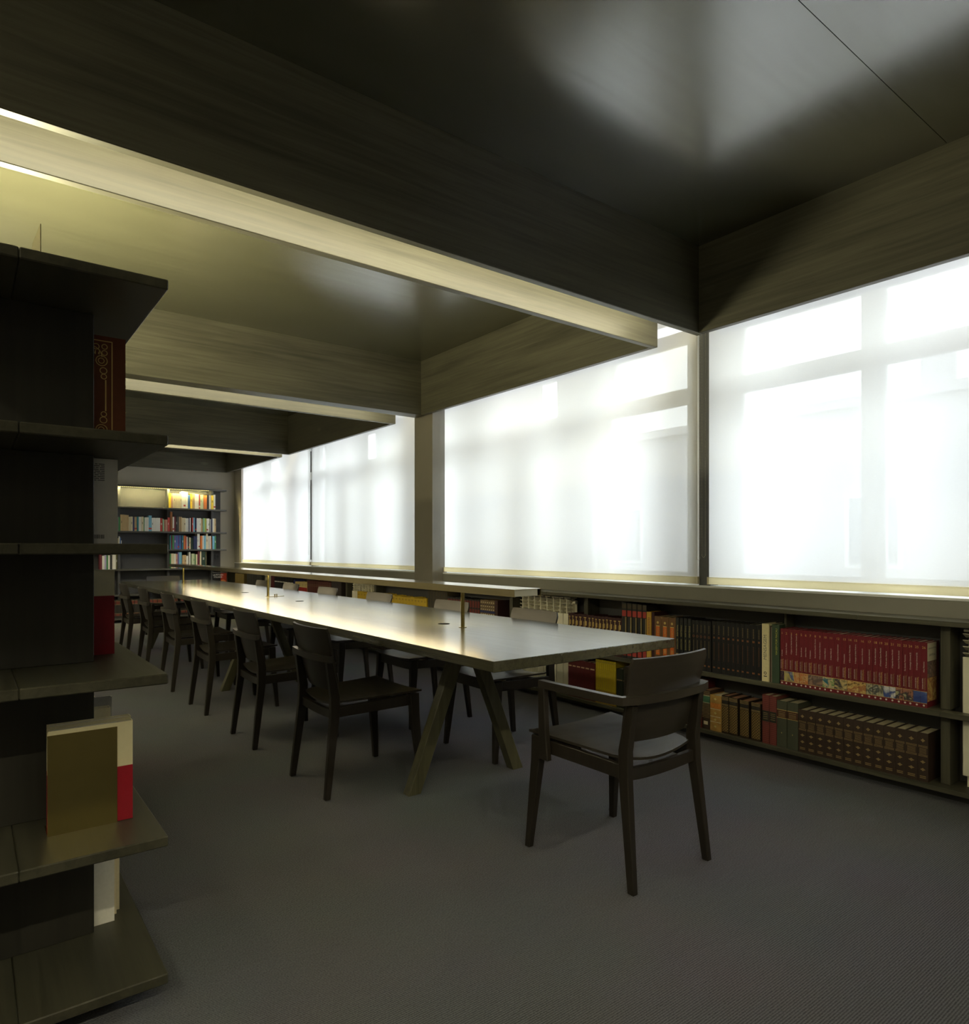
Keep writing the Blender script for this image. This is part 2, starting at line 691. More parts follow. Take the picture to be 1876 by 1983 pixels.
# ceiling coffers: boards around each field, panels above, gaps between the fields
ce = sempty('ceiling', 'dark olive stained plywood coffered ceiling')
box('slab', PANEL, XL - 0.15, 4.55, YB - 0.15, YE + 0.15, 3.40, 3.52, ce)
FIELDS = [(-7.4, -4.55), (-4.2, -1.07), (-0.72, 2.655), (3.065, 6.06), (6.712, 9.79), (10.18, 12.80)]
FAR_T = {3: 0.17}
for i, (a, b) in enumerate(FIELDS):
    ft = FAR_T.get(i, BT)
    box('coffer_board', W_X, XL, XF + BT, b, b + ft, ZB, 3.40, ce, 0.003)
    box('coffer_board', W_X, XL, XF + BT, a - BT, a, ZB, 3.40, ce, 0.003)
    box('coffer_board', W_Y, XF, XF + BT, a, b, ZB, 3.40, ce, 0.003)
    if i == 2:
        cuts = [a, 0.03, 1.245, b]
    else:
        cuts = [a, b]
    for c0, c1 in zip(cuts, cuts[1:]):
        box('ceiling_panel', W_CEIL, XL, XF, c0 + 0.0015, c1 - 0.0015, ZC, ZC + 0.02, ce)

# light lines in the gaps between the coffers
SLOTS = [(-4.50, -4.25), (-1.025, -0.765), (2.70, 3.02), (6.23, 6.667), (9.835, 10.135)]
SLOT_DIM = [0.8, 0.75, 0.40, 0.28, 0.5]
SL_LAB = ['warm linear light in the ceiling gap at the back of the room', 'warm linear light in the ceiling gap just behind the camera', 'warm linear light in the ceiling gap behind the nearest deep board',
          'warm linear light in the ceiling gap over the column', 'warm linear light in the ceiling gap farthest from the camera']
for i, (a, b) in enumerate(SLOTS):
    c = (a + b) / 2
    t = thing('linear_light', SL_LAB[i], 'ceiling light', (0, c, 2.76), 0, 'light lines between the ceiling coffers')
    d = a - c                     # fixed to the near board, throwing light across the gap
    MB().box(XL + 0.1, XF - 0.02, d + 0.001, d + 0.045, 0.0, 0.006).box(XL + 0.1, XF - 0.02, d + 0.001, d + 0.008, 0.006, 0.075).build('housing', PANEL, t)
    MB().box(XL + 0.12, XF - 0.04, d + 0.008, d + 0.014, 0.028, 0.070).build('diffuser', emitter('slot_diffuser_%d' % i, WARM, SLOT_LED * SLOT_DIM[i]), t)

# fill lights added on the unseen left side to brighten the room
XQ = -1.5
for i, (a, b) in enumerate(FIELDS):
    t = thing('side_fill_light', 'added warm fill light, unseen, at the left of ceiling field %s' % ('one', 'two', 'three', 'four', 'five', 'six')[i], 'ceiling light', (XQ, (a + b) / 2, ZC - 0.09), 0, 'added fill lights left of the coffers')
    h = (b - a) / 2 - 0.3
    MB().box(-0.04, 0.04, -h, h, 0.03, 0.088).build('housing', PANEL, t)
    MB().box(-0.03, 0.03, -h + 0.02, h - 0.02, 0.0, 0.03).build('diffuser', SIDE_FILL_E, t)

# ---------------------------------------------------------------- windows
XG = 4.43
KG = XG / 4.20         # members keep their bearing from the measured plane


def window(name, yc, label, half=3.41):
    yc *= KG if yc > 0 else 1.0
    half *= KG
    t = sempty(name, label)
    cw = 0.23 if yc < 5 else 0.14
    solids = [(-cw, cw, 0)]
    for s in (-1, 1):
        for a, b, lo in ((0.99 * KG, 1.11 * KG, 0), (1.62 * KG, 1.82 * KG, 1), (2.27 * KG, 2.42 * KG, 0), (3.22 * KG, half, 0)):
            solids.append((min(s * a, s * b), max(s * a, s * b), lo))
    z0 = 0.99
    zt0, zt1, zh0, zh1 = [EYE + (z - EYE) * KG for z in (2.305, 2.415, 2.75, 2.84)]
    for a, b, lo in solids:
        y0, y1 = max(yc + a, -0.62), min(yc + b, 12.56)
        if y1 - y0 < 0.02:
            continue
        box('mullion', FRAME, XG - 0.035, XG + 0.045, y0, y1, z0, zt0 if lo else 3.06, t, 0.004)
    ya, yb = max(yc - half, -0.62), min(yc + half, 12.56)
    for za, zb in ((z0, 1.065), (zt0, zt1), (zh0, zh1)):
        box('transom', FRAME, XG - 0.03, XG + 0.04, ya, yb, za, zb, t, 0.004)
    for s in (-1, 1):
        for a, b in [(p * KG, q * KG) for p, q in ((0.23, 0.99), (1.11, 1.62), (1.82, 2.27), (2.42, 3.22))]:
            y0, y1 = yc + min(s * a, s * b), yc + max(s * a, s * b)
            if y0 < -0.62 or y1 > 12.56:
                continue
            box('pane', GLASS, XG + 0.000, XG + 0.006, y0, y1, 1.065, zt0, t)
            box('pane', GLASS, XG + 0.000, XG + 0.006, y0, y1, zt1, zh0, t)


window('window_1', 2.80, 'light framed window with transoms behind the two near blinds')
window('window_2', 9.65, 'light framed window with transoms behind the two far blinds')

# street outside, seen dimly through the blinds
g = box('ground', flat('street_ground', (0.30, 0.30, 0.31), 0.9), 4.35, 60, -60, 90, -0.6, -0.5)
struct(g, 'pale street surface outside the windows')
FAC = flat('facade_render', (0.50, 0.50, 0.52), 0.9, vary=0.05, scale=1.0)
bl = thing('building', 'pale low building across the street, dim behind the blinds', 'building', (20, 12, -0.5))
MB().box(0, 8, -40, 46, 0, 5.75).build('facade', FAC, bl)
MB().box(-0.25, 8.2, -40.2, 46.2, 5.75, 6.02).build('cornice', FAC, bl)
MB().box(0.3, 1.1, -5.3, -4.7, 6.02, 8.6).build('chimney', FAC, bl)
GLD = flat('dark_window_glass', (0.16, 0.18, 0.21), 0.15)
for k in range(14):
    yy = -22 + 4.4 * k
    f_ = MB().box(-0.06, 0.05, yy, yy + 1.5, 1.2, 3.3).build('window', FRAME, bl)
    MB().box(-0.08, 0.0, yy + 0.12, yy + 1.38, 1.32, 3.18).build('pane', GLD, f_)

# ---------------------------------------------------------------- roller blinds
XBL = 3.995
ZHEM = 1.0


def bead_chain(y0, y1, zb, parent, x):
    """Closed loop of small beads hanging from behind the ceiling board."""
    r = (y1 - y0) / 2
    pts = []
    z = 2.9
    step = 0.0105
    while z > zb + r:
        pts.append((x, y0, z))
        pts.append((x, y1, z))
        z -= step
    n = max(4, int(math.pi * r / step))
    for i in range(n + 1):
        a = math.pi + math.pi * i / n
        pts.append((x, y0 + r + r * math.cos(a), zb + r + r * math.sin(a)))
    mb = MB()
    q = 0.0032
    for px, py, pz in pts:
        mb.add([(px + q, py, pz), (px - q, py, pz), (px, py + q, pz), (px, py - q, pz), (px, py, pz + q), (px, py, pz - q)],
               [(0, 2, 4), (2, 1, 4), (1, 3, 4), (3, 0, 4), (2, 0, 5), (1, 2, 5), (3, 1, 5), (0, 3, 5)])
    return mb.build('bead_chain', CHAIN, parent, label='thin beaded pull chain')


def blind(y0, y1, label, chains=()):
    t = thing('roller_blind', label, 'roller blind', (XBL, (y0 + y1) / 2, ZHEM), 0, 'white roller blinds along the windows')
    h = (y1 - y0) / 2
    MB().add([(0, -h + 0.008, 0.04), (0, h - 0.008, 0.04), (0, h - 0.008, 1.97), (0, -h + 0.008, 1.97)], [(0, 1, 2, 3)]).build('fabric', BLIND, t)
    MB().box(-0.011, 0.011, -h + 0.01, h - 0.01, 0.0, 0.048).build('hem_bar', HEM_CLOTH, t, 0.004, label='cream hem bar')
    for s in (-1, 1):
        MB().box(-0.012, 0.012, s * (h - 0.005) - 0.005, s * (h - 0.005) + 0.005, -0.001, 0.049).build('end_cap', HEM, t)
    MB().cyl((0.0, -h, 1.99), (0.0, h, 1.99), 0.028).build('roller', METAL, t)
    for a, b, zb, dx in chains:
        bead_chain(a - (y0 + y1) / 2, b - (y0 + y1) / 2, zb - ZHEM, t, dx)
    return t


blind(-0.60, 2.725, 'white roller blind at the right edge of the view, nearest the camera',
      [(2.735, 2.762, 1.183, -0.016)])
blind(2.80, 5.925, 'white roller blind between the dark post with pull chains and the column', [(2.775, 2.802, 1.165, -0.02)])
blind(6.29, 9.40, 'white roller blind just beyond the column, right one of the far pair')
blind(9.425, 12.49, 'white roller blind at the far end wall, left one of the far pair', [(9.45, 9.475, 1.16, -0.016)])
for nm, yc, hw, lab in (('window_post', 2.762, 0.045, 'dark grey post between the two near blinds'),
                        ('window_post', 9.412, 0.03, 'thin dark grey post between the two far blinds')):
    o = box(nm, POST, 4.012, 4.10, yc - hw, yc + hw, 0.99, 3.06)
    struct(o, lab)

# ---------------------------------------------------------------- low bookcase under the windows
LX0, LX1 = 3.776, XW - 0.003
LZ = [(0.05, 0.074), (0.418, 0.445), (0.862, 0.888)]
lb = thing('low_bookcase', 'long low dark wood bookcase running under the windows', 'bookcase', (LX0, 0, 0))
RADS = [(0.34, 1.205), (3.905, 4.555), (7.245, 7.86), (10.70, 11.16)]


def lpart(name, mat, x0, x1, y0, y1, z0, z1, bevel=0.002):
    return box(name, mat, x0 - LX0, x1 - LX0, y0, y1, z0, z1, lb, bevel)


segs = [(-7.4, -0.6), (-0.6, 1.66), (1.66, 4.10), (4.10, 6.54), (6.54, 8.98), (8.98, 12.93)]
for a, b in segs:
    lpart('top_board', W_Y, LX0, LX1, a + 0.0008, b - 0.0008, *LZ[2])
    lpart('bottom_shelf', W_Y, LX0, LX1, a + 0.0008, b - 0.0008, *LZ[0])
DIV = [-0.55, 0.28, 1.272, 3.722, 4.64, 7.17, 7.94, 10.60, 11.24, 12.88]
for a, b in zip(DIV, DIV[1:]):
    rad = any(a < r0 and r1 < b for r0, r1 in RADS)
    lpart('middle_shelf', W_Y, LX0, 3.842 if rad else LX1, a - 0.0, b - 0.0, *LZ[1])
for y in DIV:
    for z0, z1 in ((LZ[0][1], LZ[1][0]), (LZ[1][1], LZ[2][0])):
        lpart('divider', W_Z, 3.845, LX1, y - 0.0215, y + 0.0215, z0, z1)
lpart('divider', W_Z, 3.87, LX1, 2.103, 2.117, LZ[1][1], LZ[2][0])
lpart('back_panel', PANEL, LX1 - 0.006, LX1, -7.4, 12.9, LZ[0][1], LZ[2][0], 0)
lpart('plinth', PANEL, 3.86, LX1, -7.4, 12.9, 0.0, 0.05, 0)

# radiators standing in the open bays
XR = 3.852


def radiator_section():
    mb = MB()
    mb.box(0.0, 0.012, 0.002, 0.076, 0.0, 0.578)          # front plate
    mb.box(0.0, 0.05, 0.034, 0.043, 0.575, 0.705)         # upright rib of the open top grid
    for k in range(4):                                      # slanted louvres of the open top grid
        z = 0.60 + 0.031 * k
        mb.add([(0.004, 0.0, z), (0.004, 0.078, z), (0.05, 0.078, z - 0.022), (0.05, 0.0, z - 0.022),
                (0.004, 0.0, z - 0.004), (0.004, 0.078, z - 0.004), (0.05, 0.078, z - 0.026), (0.05, 0.0, z - 0.026)],
               [(0, 1, 2, 3), (7, 6, 5, 4), (0, 4, 5, 1), (3, 2, 6, 7), (0, 3, 7, 4), (1, 5, 6, 2)])
    mb.box(0.006, 0.085, 0.004, 0.074, 0.700, 0.712)      # top plate
    mb.box(0.055, 0.078, 0.020, 0.058, 0.0, 0.70)         # water way
    mb.box(0.078, 0.088, 0.002, 0.076, 0.0, 0.66)         # rear plate
    return mb.mesh('section', 0.002)


SEC = radiator_section()
RLAB = ['cream radiator cut off by the right edge beside the dark encyclopedia row',
        'cream radiator behind the near table corner under the lamp end',
        'cream radiator behind the row of yellow books',
        'cream radiator seen behind the middle lamp stem']
for (y0, y1), lab in zip(RADS, RLAB):
    t = thing('radiator', lab, 'radiator', (XR, y0, 0.136), 0, 'radiators in the low bookcase')
    n = int((y1 - y0) / 0.0785)
    for k in range(n):
        o = link('section', SEC, RAD, t)
        o.location = (0, 0.0785 * k, 0)
    MB().cyl((0.045, -0.028, 0.672), (0.045, 0.0, 0.672), 0.017, 14).build('end_plug', RAD, t, smooth=True)
    MB().cyl((0.045, -0.036, 0.672), (0.045, -0.028, 0.672), 0.009, 6).build('bleed_valve', METAL, t)
    MB().cyl((0.062, -0.012, -0.06), (0.062, -0.012, 0.66), 0.008, 10).build('pipe', RAD, t, smooth=True)
    MB().box(0.04, 0.07, 0.01, 0.04, -0.062, 0.0).box(0.04, 0.07, 0.0785 * n - 0.04, 0.0785 * n - 0.01, -0.062, 0.0).build('foot', RAD, t)

# ---------------------------------------------------------------- books
REST = []          # books past the three hundred largest, joined at the end


def cover_mesh(w, h, d, bulge=0.002, t=0.0025, nseg=4):
    """Bound cover: two boards and a slightly rounded spine, open at the fore-edge. Spine faces -x."""
    outer, inner = [], []
    outer.append((d, -w / 2))
    inner.append((d, -w / 2 + t))
    for i in range(nseg + 1):
        a = -1 + 2 * i / nseg
        x = -bulge * (1 - a * a)
        outer.append((x, a * w / 2))
        inner.append((max(x, 0) + t, a * (w / 2 - t)))
    outer.append((d, w / 2))
    inner.append((d, w / 2 - t))
    k = len(outer)
    v, f = [], []
    for z in (0, h):
        v += [(x, y, z) for x, y in outer] + [(x, y, z) for x, y in inner]
    for i in range(k - 1):
        o0, o1, i0, i1 = i, i + 1, k + i, k + i + 1
        T = 2 * k
        f += [(o1, o0, o0 + T, o1 + T), (i0, i1, i1 + T, i0 + T), (o0, o1, i1, i0), (o1 + T, o0 + T, i0 + T, i1 + T)]
    T = 2 * k
    f += [(0, k, k + T, T), (k - 1, k - 1 + T, 2 * k - 1 + T, 2 * k - 1)]
    return MB().add(v, f)


def book(label, loc, rotz, w, h, d, mat, decor=(), group=None, pages=PAGES, bulge=0.002, name='book', one_mesh=False, lean=0.0, rest=False):
    """A book standing at loc; its spine faces local -x, its thickness runs along y."""
    w -= 0.0008
    if rotz == 0 and abs(loc[0] - XB) < 0.02 and loc[1] > 0:      # shallow books stand in front of dividers and radiators
        ya, yb = loc[1] - w / 2, loc[1] + w / 2
        if any(ya < q + 0.0225 and yb > q - 0.0225 for q in DIV):
            d = min(d, 3.843 - loc[0])
        elif any(ya < r1 + 0.01 and yb > r0 - 0.01 for r0, r1 in RADS):
            d = min(d, 3.85 - loc[0])
    if one_mesh:
        me = cover_mesh(w, h, d, bulge, nseg=2).mesh('book')
        n = len(me.polygons)
        bm = bmesh.new()
        bm.from_mesh(me)
        q = MB().box(0.001, d - 0.004, -w / 2 + 0.0024, w / 2 - 0.0024, 0.002, h - 0.004)
        vs = [bm.verts.new(p) for p in q.v]
        for ff in q.f:
            nf = bm.faces.new([vs[i] for i in ff])
            nf.material_index = 1
        bm.to_mesh(me)
        bm.free()
        me.materials.append(mat)
        me.materials.append(pages)
        o = bpy.data.objects.new(name, me)
        COL.objects.link(o)
        o.location = loc
        o.rotation_euler = (lean, 0, rotz)
        tag(o, label, 'book', group)
        for dd in decor:
            decorate(o, w, h, bulge, dd)
        if rest:
            REST.append(o)
        return o
    t = thing(name, label, 'book', loc, rotz, group)
    t.rotation_euler = (lean, 0, rotz)
    cover_mesh(w, h, d, bulge).build('cover', mat, t)
    MB().box(0.002, d - 0.005, -w / 2 + 0.0026, w / 2 - 0.0026, 0.003, h - 0.005).build('pages', pages, t)
    for dd in decor:
        decorate(t, w, h, bulge, dd)
    return t


def decorate(t, w, h, bulge, dd):
    k = dd[0]
    xo = -bulge - 0.0004
    if k == 'band':                       # ('band', z0, z1, mat, inset)
        ins = dd[4] if len(dd) > 4 else 0.0
        nm = dd[5] if len(dd) > 5 else 'spine_band'
        hw = w / 2 - ins
        ns = 4
        ring = []
        v, f = [], []
        for i in range(ns + 1):
            a = -1 + 2 * i / ns
            x = -bulge * (1 - (a * hw / (w / 2)) ** 2) - 0.0004
            for z in (dd[1], dd[2]):
                v += [(x, a * hw, z), (x + 0.0004 + 0.0001, a * hw, z)]
        for i in range(ns):
            b = 4 * i
            f += [(b, b + 4, b + 6, b + 2), (b + 2, b + 6, b + 7, b + 3), (b + 4, b, b + 1, b + 5)]
        MB().add(v, f).build(nm, dd[3], t)
    elif k == 'bands':                    # many thin rules joined as one part
        mb = MB()
        for z in dd[1]:
            mb.box(xo, -0.00002, -w / 2 + dd[4], w / 2 - dd[4], z - dd[2] / 2, z + dd[2] / 2)
        mb.build('spine_rules', dd[3], t)['kind'] = 'stuff'
    elif k == 'stripe':                   # ('stripe', y0, y1, z0, z1, mat)
        MB().box(xo - 0.0001, 0, dd[1], dd[2], dd[3], dd[4]).build('spine_stripe', dd[5], t)
    elif k == 'disc':                     # ('disc', z, r, mat)
        mb = MB()
        n = 14
        mb.add([(xo - 0.0003, dd[2] * math.cos(6.2832 * i / n), dd[1] + dd[2] * math.sin(6.2832 * i / n)) for i in range(n)], [tuple(range(n))])
        mb.build('emblem', dd[3], t)
    elif k == 'ring':
        mb = MB()
        n = 14
        for rr in (dd[2], dd[2] * 0.62):
            mb.v += [(xo - 0.0003, rr * math.cos(6.2832 * i / n), dd[1] + rr * math.sin(6.2832 * i / n)) for i in range(n)]
        mb.f = [(i, (i + 1) % n, n + (i + 1) % n, n + i) for i in range(n)]
        mb.build('emblem', dd[3], t)
    elif k == 'diamonds':                 # ('diamonds', [z..], ry, rz, mat)
        for z in dd[1]:
            pts = []
            for i in range(16):
                a = 6.2832 * i / 16
                r = 1.0 if i % 4 == 0 else (0.62 if i % 2 == 0 else 0.72)
                pts.append((xo - 0.0003, dd[2] * r * math.cos(a), z + dd[3] * r * math.sin(a)))
            MB().add(pts, [tuple(range(16))]).build('spine_ornament', dd[4], t)
    elif k == 'up':                       # lettering reading upwards: ('up', s, size, z, mat, y)
        put_text('title', dd[1], dd[2], dd[4], t, (xo - 0.0004, dd[5] if len(dd) > 5 else 0, dd[3]), (0, 0, 1), (0, 1, 0))
    elif k == 'down':
        put_text('title', dd[1], dd[2], dd[4], t, (xo - 0.0004, dd[5] if len(dd) > 5 else 0, dd[3]), (0, 0, -1), (0, -1, 0))
    elif k == 'across':
        put_text(dd[5] if len(dd) > 5 else 'title', dd[1], dd[2], dd[4], t, (xo - 0.0004, 0, dd[3]), (0, -1, 0), (0, 0, 1))


XB = 3.803
ZM, ZL = LZ[1][1], LZ[0][1]


def run(us):
    """Pixel columns of book edges (left to right in the photo) -> (y centre, width) per book."""
    ys = [y_at(u, XB) for u in us]
    return [((a + b) / 2, a - b) for a, b in zip(ys, ys[1:])]


# --- the 26 numbered maroon volumes
MAROON = cloth('maroon', 116, 34, 44, 0.42)
PICS = [
    picture_material('picture_dusk', [(0.02, 0.015, 0.03), (0.10, 0.05, 0.09), (0.03, 0.02, 0.03), (0.20, 0.12, 0.12)]),
    picture_material('picture_sky', [(0.03, 0.05, 0.12), (0.55, 0.47, 0.16), (0.08, 0.12, 0.28), (0.45, 0.45, 0.42)], 22),
    picture_material('picture_ochre', [(0.45, 0.13, 0.04), (0.60, 0.38, 0.18), (0.55, 0.20, 0.06), (0.62, 0.45, 0.26)]),
    picture_material('picture_umber', [(0.05, 0.03, 0.03), (0.35, 0.22, 0.15), (0.14, 0.10, 0.09), (0.42, 0.30, 0.22)], 20),
    picture_material('picture_jade', [(0.03, 0.16, 0.22), (0.62, 0.52, 0.28), (0.10, 0.28, 0.08), (0.66, 0.58, 0.36)]),
    picture_material('picture_robe', [(0.02, 0.02, 0.03), (0.64, 0.50, 0.22), (0.05, 0.05, 0.06), (0.68, 0.56, 0.28)], 18),
    picture_material('picture_amber', [(0.12, 0.05, 0.02), (0.66, 0.46, 0.16), (0.40, 0.16, 0.06), (0.72, 0.55, 0.22)], 24),
    picture_material('picture_smoke', [(0.02, 0.02, 0.02), (0.48, 0.44, 0.28), (0.08, 0.09, 0.09), (0.52, 0.50, 0.40)], 22),
    picture_material('picture_cloud', [(0.03, 0.05, 0.20), (0.70, 0.70, 0.70), (0.05, 0.09, 0.30), (0.75, 0.74, 0.70)], 18),
    picture_material('picture_crowd', [(0.02, 0.04, 0.01), (0.40, 0.18, 0.12), (0.04, 0.04, 0.05), (0.45, 0.43, 0.25)], 30),
    picture_material('picture_launch', [(0.03, 0.05, 0.20), (0.04, 0.07, 0.26), (0.08, 0.12, 0.32), (0.70, 0.62, 0.42)], 16),
]
PIC_OF = [0, 1, 1, 2, 2, 2, 3, 3, 3, 4, 4, 5, 5, 6, 6, 6, 7, 7, 7, 8, 8, 9, 9, 9, 10, 10]
TITLES = ['O Homem', 'A Idade dos Metais', 'O Egipto e os Grandes Impérios', 'Os Grandes Impérios Orientais', 'Grécia Arcaica',
          'Grécia Clássica', 'O Helenismo', 'Roma até à República Romana', 'O Fim do Império Romano', 'A Idade Média (I)', 'A Idade Média (II)',
          'A Época do Renascimento', 'O Humanismo', 'A Guerra dos Trinta Anos', 'O Apogeu da Idade Moderna', 'Iluminismo e Revolução',
          'A Revolução Industrial', 'A Era da Industrialização', 'A Primeira Guerra Mundial', 'O Mundo entre Guerras', 'A Segunda Guerra Mundial',
          'História do Mundo Actual', 'Os Grandes Momentos', 'Cronologia Universal (I)', 'Cronologia Universal (II)', 'Atlas Histórico']
us = [1400 + x / 3.941 for x in (436, 465, 502, 540, 580, 614, 648, 684, 722, 757, 800, 848, 905, 945, 988, 1035, 1090, 1140, 1182, 1222,
                                 1268, 1315, 1368, 1408, 1450, 1508, 1557)]
HV = 0.327
for i, (yc, bw) in enumerate(run(us)):
    t = book('maroon volume number %s of the long set with picture strips' % NUM[i], (XB + random.uniform(0, 0.002), yc, ZM), 0, bw, HV, 0.155, MAROON,
             [('band', 0.022, 0.079, PICS[PIC_OF[i]], 0.0, 'picture_strip'), ('band', 0.0785, 0.081, GOLD, 0.0), ('band', 0.020, 0.0222, GOLD, 0.0),
              ('disc', 0.0105, 0.0048, WHITE_INK),
              ('across', str(i + 1), 0.019 if i < 9 else 0.0175, HV - 0.027, GOLD, 'volume_number'),
              ('up', 'UNIVERSAL', 0.0125, 0.119, GOLD_DIM if i % 3 else GOLD, -0.004),
              ('up', 'GRANDE HISTÓRIA', 0.0062, 0.119, WHITE_INK, 0.0055)],
             'numbered maroon volumes on the low bookcase', PAGES_W, 0.0012)
    tl = TITLES[i]
    sz = 0.0088
    put_text('title', tl, sz, WHITE_INK, t, (-0.0022, 0.0, 0.168 + len(tl) * sz * 0.27), (0, 0, 1), (0, 1, 0))
    if i == 25:      # its printed side cover shows
        hw = bw / 2
        yy = -hw - 0.0004
        MB().box(0.004, 0.118, yy, -hw + 0.0005, 0.232, HV - 0.004).build('cover_panel', cloth('bone', 214, 206, 178), t)
        MB().box(0.004, 0.118, yy, -hw + 0.0005, 0.150, 0.230).build('cover_picture', PICS[3], t)
        MB().box(0.004, 0.118, yy, -hw + 0.0005, 0.030, 0.148).build('cover_picture', PICS[6], t)
        for s_, z_, q_ in (('GRANDE HISTÓRIA', 0.295, 0.0115), ('UNIVERSAL', 0.262, 0.0165)):
            put_text('cover_title', s_, q_, BLACK_INK, t, (0.062, yy - 0.0004, z_), (1, 0, 0), (0, 0, 1))

# --- cream slipcase, green and thin books left of the set
yc = lambda a, b: (y_at(a, XB) + y_at(b, XB)) / 2
bw = lambda a, b: y_at(a, XB) - y_at(b, XB)


def single(label, u0, u1, z, h, mat, decor=(), d=0.155, pages=PAGES, dx=0.0, group=None, bulge=0.002, **kw):
    return book(label, (XB + dx, yc(u0, u1), z), 0, bw(u0, u1), h, d, mat, decor, group, pages, bulge, **kw)


CREAM = cloth('cream', 226, 214, 168)
single('cream slipcased book with grey upright lettering beside the black set', 1475, 1488.5, ZM, 0.345, CREAM,
       [('up', 'MENSAGEM', 0.029, 0.205, flat('grey_ink', (0.20, 0.19, 0.15), 0.6)), ('ring', 0.050, 0.009, BLACK_INK),
        ('bands', [0.031], 0.005, BLACK_INK, 0.012)], bulge=0.0004)
single('thin dark brown book squeezed between cream and green books', 1489, 1492, ZM, 0.335, cloth('brown', 66, 46, 36), dx=0.01)
single('thin grey mottled book squeezed beside the green book', 1492.2, 1494.2, ZM, 0.33, cloth('greyish', 140, 132, 118), dx=0.004)
single('dark green book with yellow upright title left of the numbered set', 1494.6, 1508.8, ZM, 0.346, cloth('bottle_green', 58, 76, 58),
       [('up', 'VIAGEM POR MACAU', 0.0165, 0.245, flat('yellow_ink', (0.55, 0.55, 0.09), 0.5), -0.006)], bulge=0.0004)

# --- black sets
BLACK = cloth('black', 28, 28, 30, 0.45)
ORANGE_INK = flat('orange_ink', (0.26, 0.10, 0.035), 0.5)
us = [1339.6, 1346.8, 1354, 1361.2, 1368.9, 1376.8]
for i, (y, b_) in enumerate(run(us)):
    book('black volume with a round copper emblem, %s from left of its five' % ORD[i], (XB, y, ZM), 0, b_, 0.326, 0.155, BLACK,
         [('ring', 0.222, 0.008, ORANGE_INK), ('bands', [0.035], 0.010, ORANGE_INK, b_ * 0.28), ('bands', [0.25 + 0.0075 * k for k in range(7)], 0.003, GOLD_DIM, b_ * 0.40),
          ('bands', [0.09 + 0.0065 * k for k in range(17)], 0.0028, GOLD_DIM, b_ * 0.42)],
         'black volumes with round emblems', PAGES_RED)
us = [1240 + x / 4.69 for x in (650, 690, 735, 778, 822, 865, 908, 950, 1000, 1055, 1100)]
for i, (y, b_) in enumerate(run(us)):
    book('black volume with a square copper emblem, %s from left of its ten' % ORD[i], (XB, y, ZM), 0, b_, 0.332, 0.155, BLACK,
         [('band', 0.221, 0.233, ORANGE_INK, b_ * 0.3, 'emblem'), ('bands', [0.036], 0.010, ORANGE_INK, b_ * 0.28),
          ('bands', [0.25 + 0.0075 * k for k in range(8)], 0.003, GOLD_DIM, b_ * 0.40), ('bands', [0.085 + 0.0065 * k for k in range(18)], 0.0028, ORANGE_INK, b_ * 0.43)],
         'black volumes with square emblems')
SLATE = cloth('slate', 36, 38, 40, 0.45)
PALE_GOLD = flat('pale_gold_ink', (0.52, 0.45, 0.16), 0.5)
for i, (a, b_) in enumerate(((1308.6, 1315), (1315.8, 1322.6), (1324, 1330.8), (1331.6, 1338.6))):
    single('slate book with tall gold capitals, %s from left beside the brown trio' % ORD[i], a, b_, ZM, 0.332, SLATE,
           [('down', 'TVVGLAINI', 0.0155, 0.245, PALE_GOLD), ('down', 'VICTOSVII', 0.0155, 0.155, PALE_GOLD), ('bands', [0.085], 0.014, GOLD, 0.003)],
           group='slate books with gold capitals')
BROWNB = cloth('tan_brown', 122, 88, 56)
ORANGE = cloth('orange', 224, 110, 36)
for i, (a, b_) in enumerate(((1267.2, 1280.6), (1280.8, 1294.4), (1294.6, 1308.3))):
    W_ = bw(a, b_)
    single('brown book with an orange spine panel, %s from left of the trio' % ORD[i], a, b_, ZM, 0.328, BROWNB,
           [('band', 0.062, 0.258, ORANGE, W_ * 0.24, 'title_panel'), ('band', 0.258, 0.264, GOLD, W_ * 0.24), ('disc', 0.285, 0.009, GOLD),
            ('down', 'PORTUGAL', 0.021, 0.195, PALE_GOLD), ('bands', [0.10, 0.09, 0.08], 0.004, PALE_GOLD, W_ * 0.34)],
           group='brown books with orange panels')
single('thin dark maroon book between the gold book and the brown trio', 1261.5, 1266.8, ZM, 0.352, cloth('wine', 62, 24, 30), dx=0.002)
single('mustard gold book with faint orange lettering left of the maroon one', 1251.8, 1260.8, ZM, 0.352, cloth('mustard', 204, 160, 62),
       [('bands', [0.10 + 0.011 * k for k in range(20)], 0.005, ORANGE_INK, 0.009)], bulge=0.0006)
REDL = cloth('label_red', 176, 62, 54)
for i, (a, b_) in enumerate(((1203.9, 1213), (1213.9, 1223), (1223.8, 1233), (1233.8, 1243), (1243.7, 1251.6))):
    W_ = bw(a, b_)
    single('tall black book with red labels and gold stripe, %s from left of five' % ORD[i], a, b_, ZM, 0.405 - 0.002 * i, SLATE,
           [('band', 0.305, 0.348, REDL, W_ * 0.06, 'spine_label'), ('band', 0.362, 0.395, cloth('olive_dark', 74, 66, 48), W_ * 0.06),
            ('band', 0.020, 0.078, REDL, W_ * 0.06, 'spine_label'), ('stripe', -W_ / 2 + 0.001, -W_ / 2 + W_ * 0.26, 0.08, 0.30, GOLD_DIM)],
           group='tall black books with red labels')
us = [1090 + x / 10.42 for x in (105, 168, 235, 310, 395, 500, 572, 635, 705, 780, 855, 925, 1005, 1095, 1185)]
PLUM = cloth('plum', 62, 28, 30)
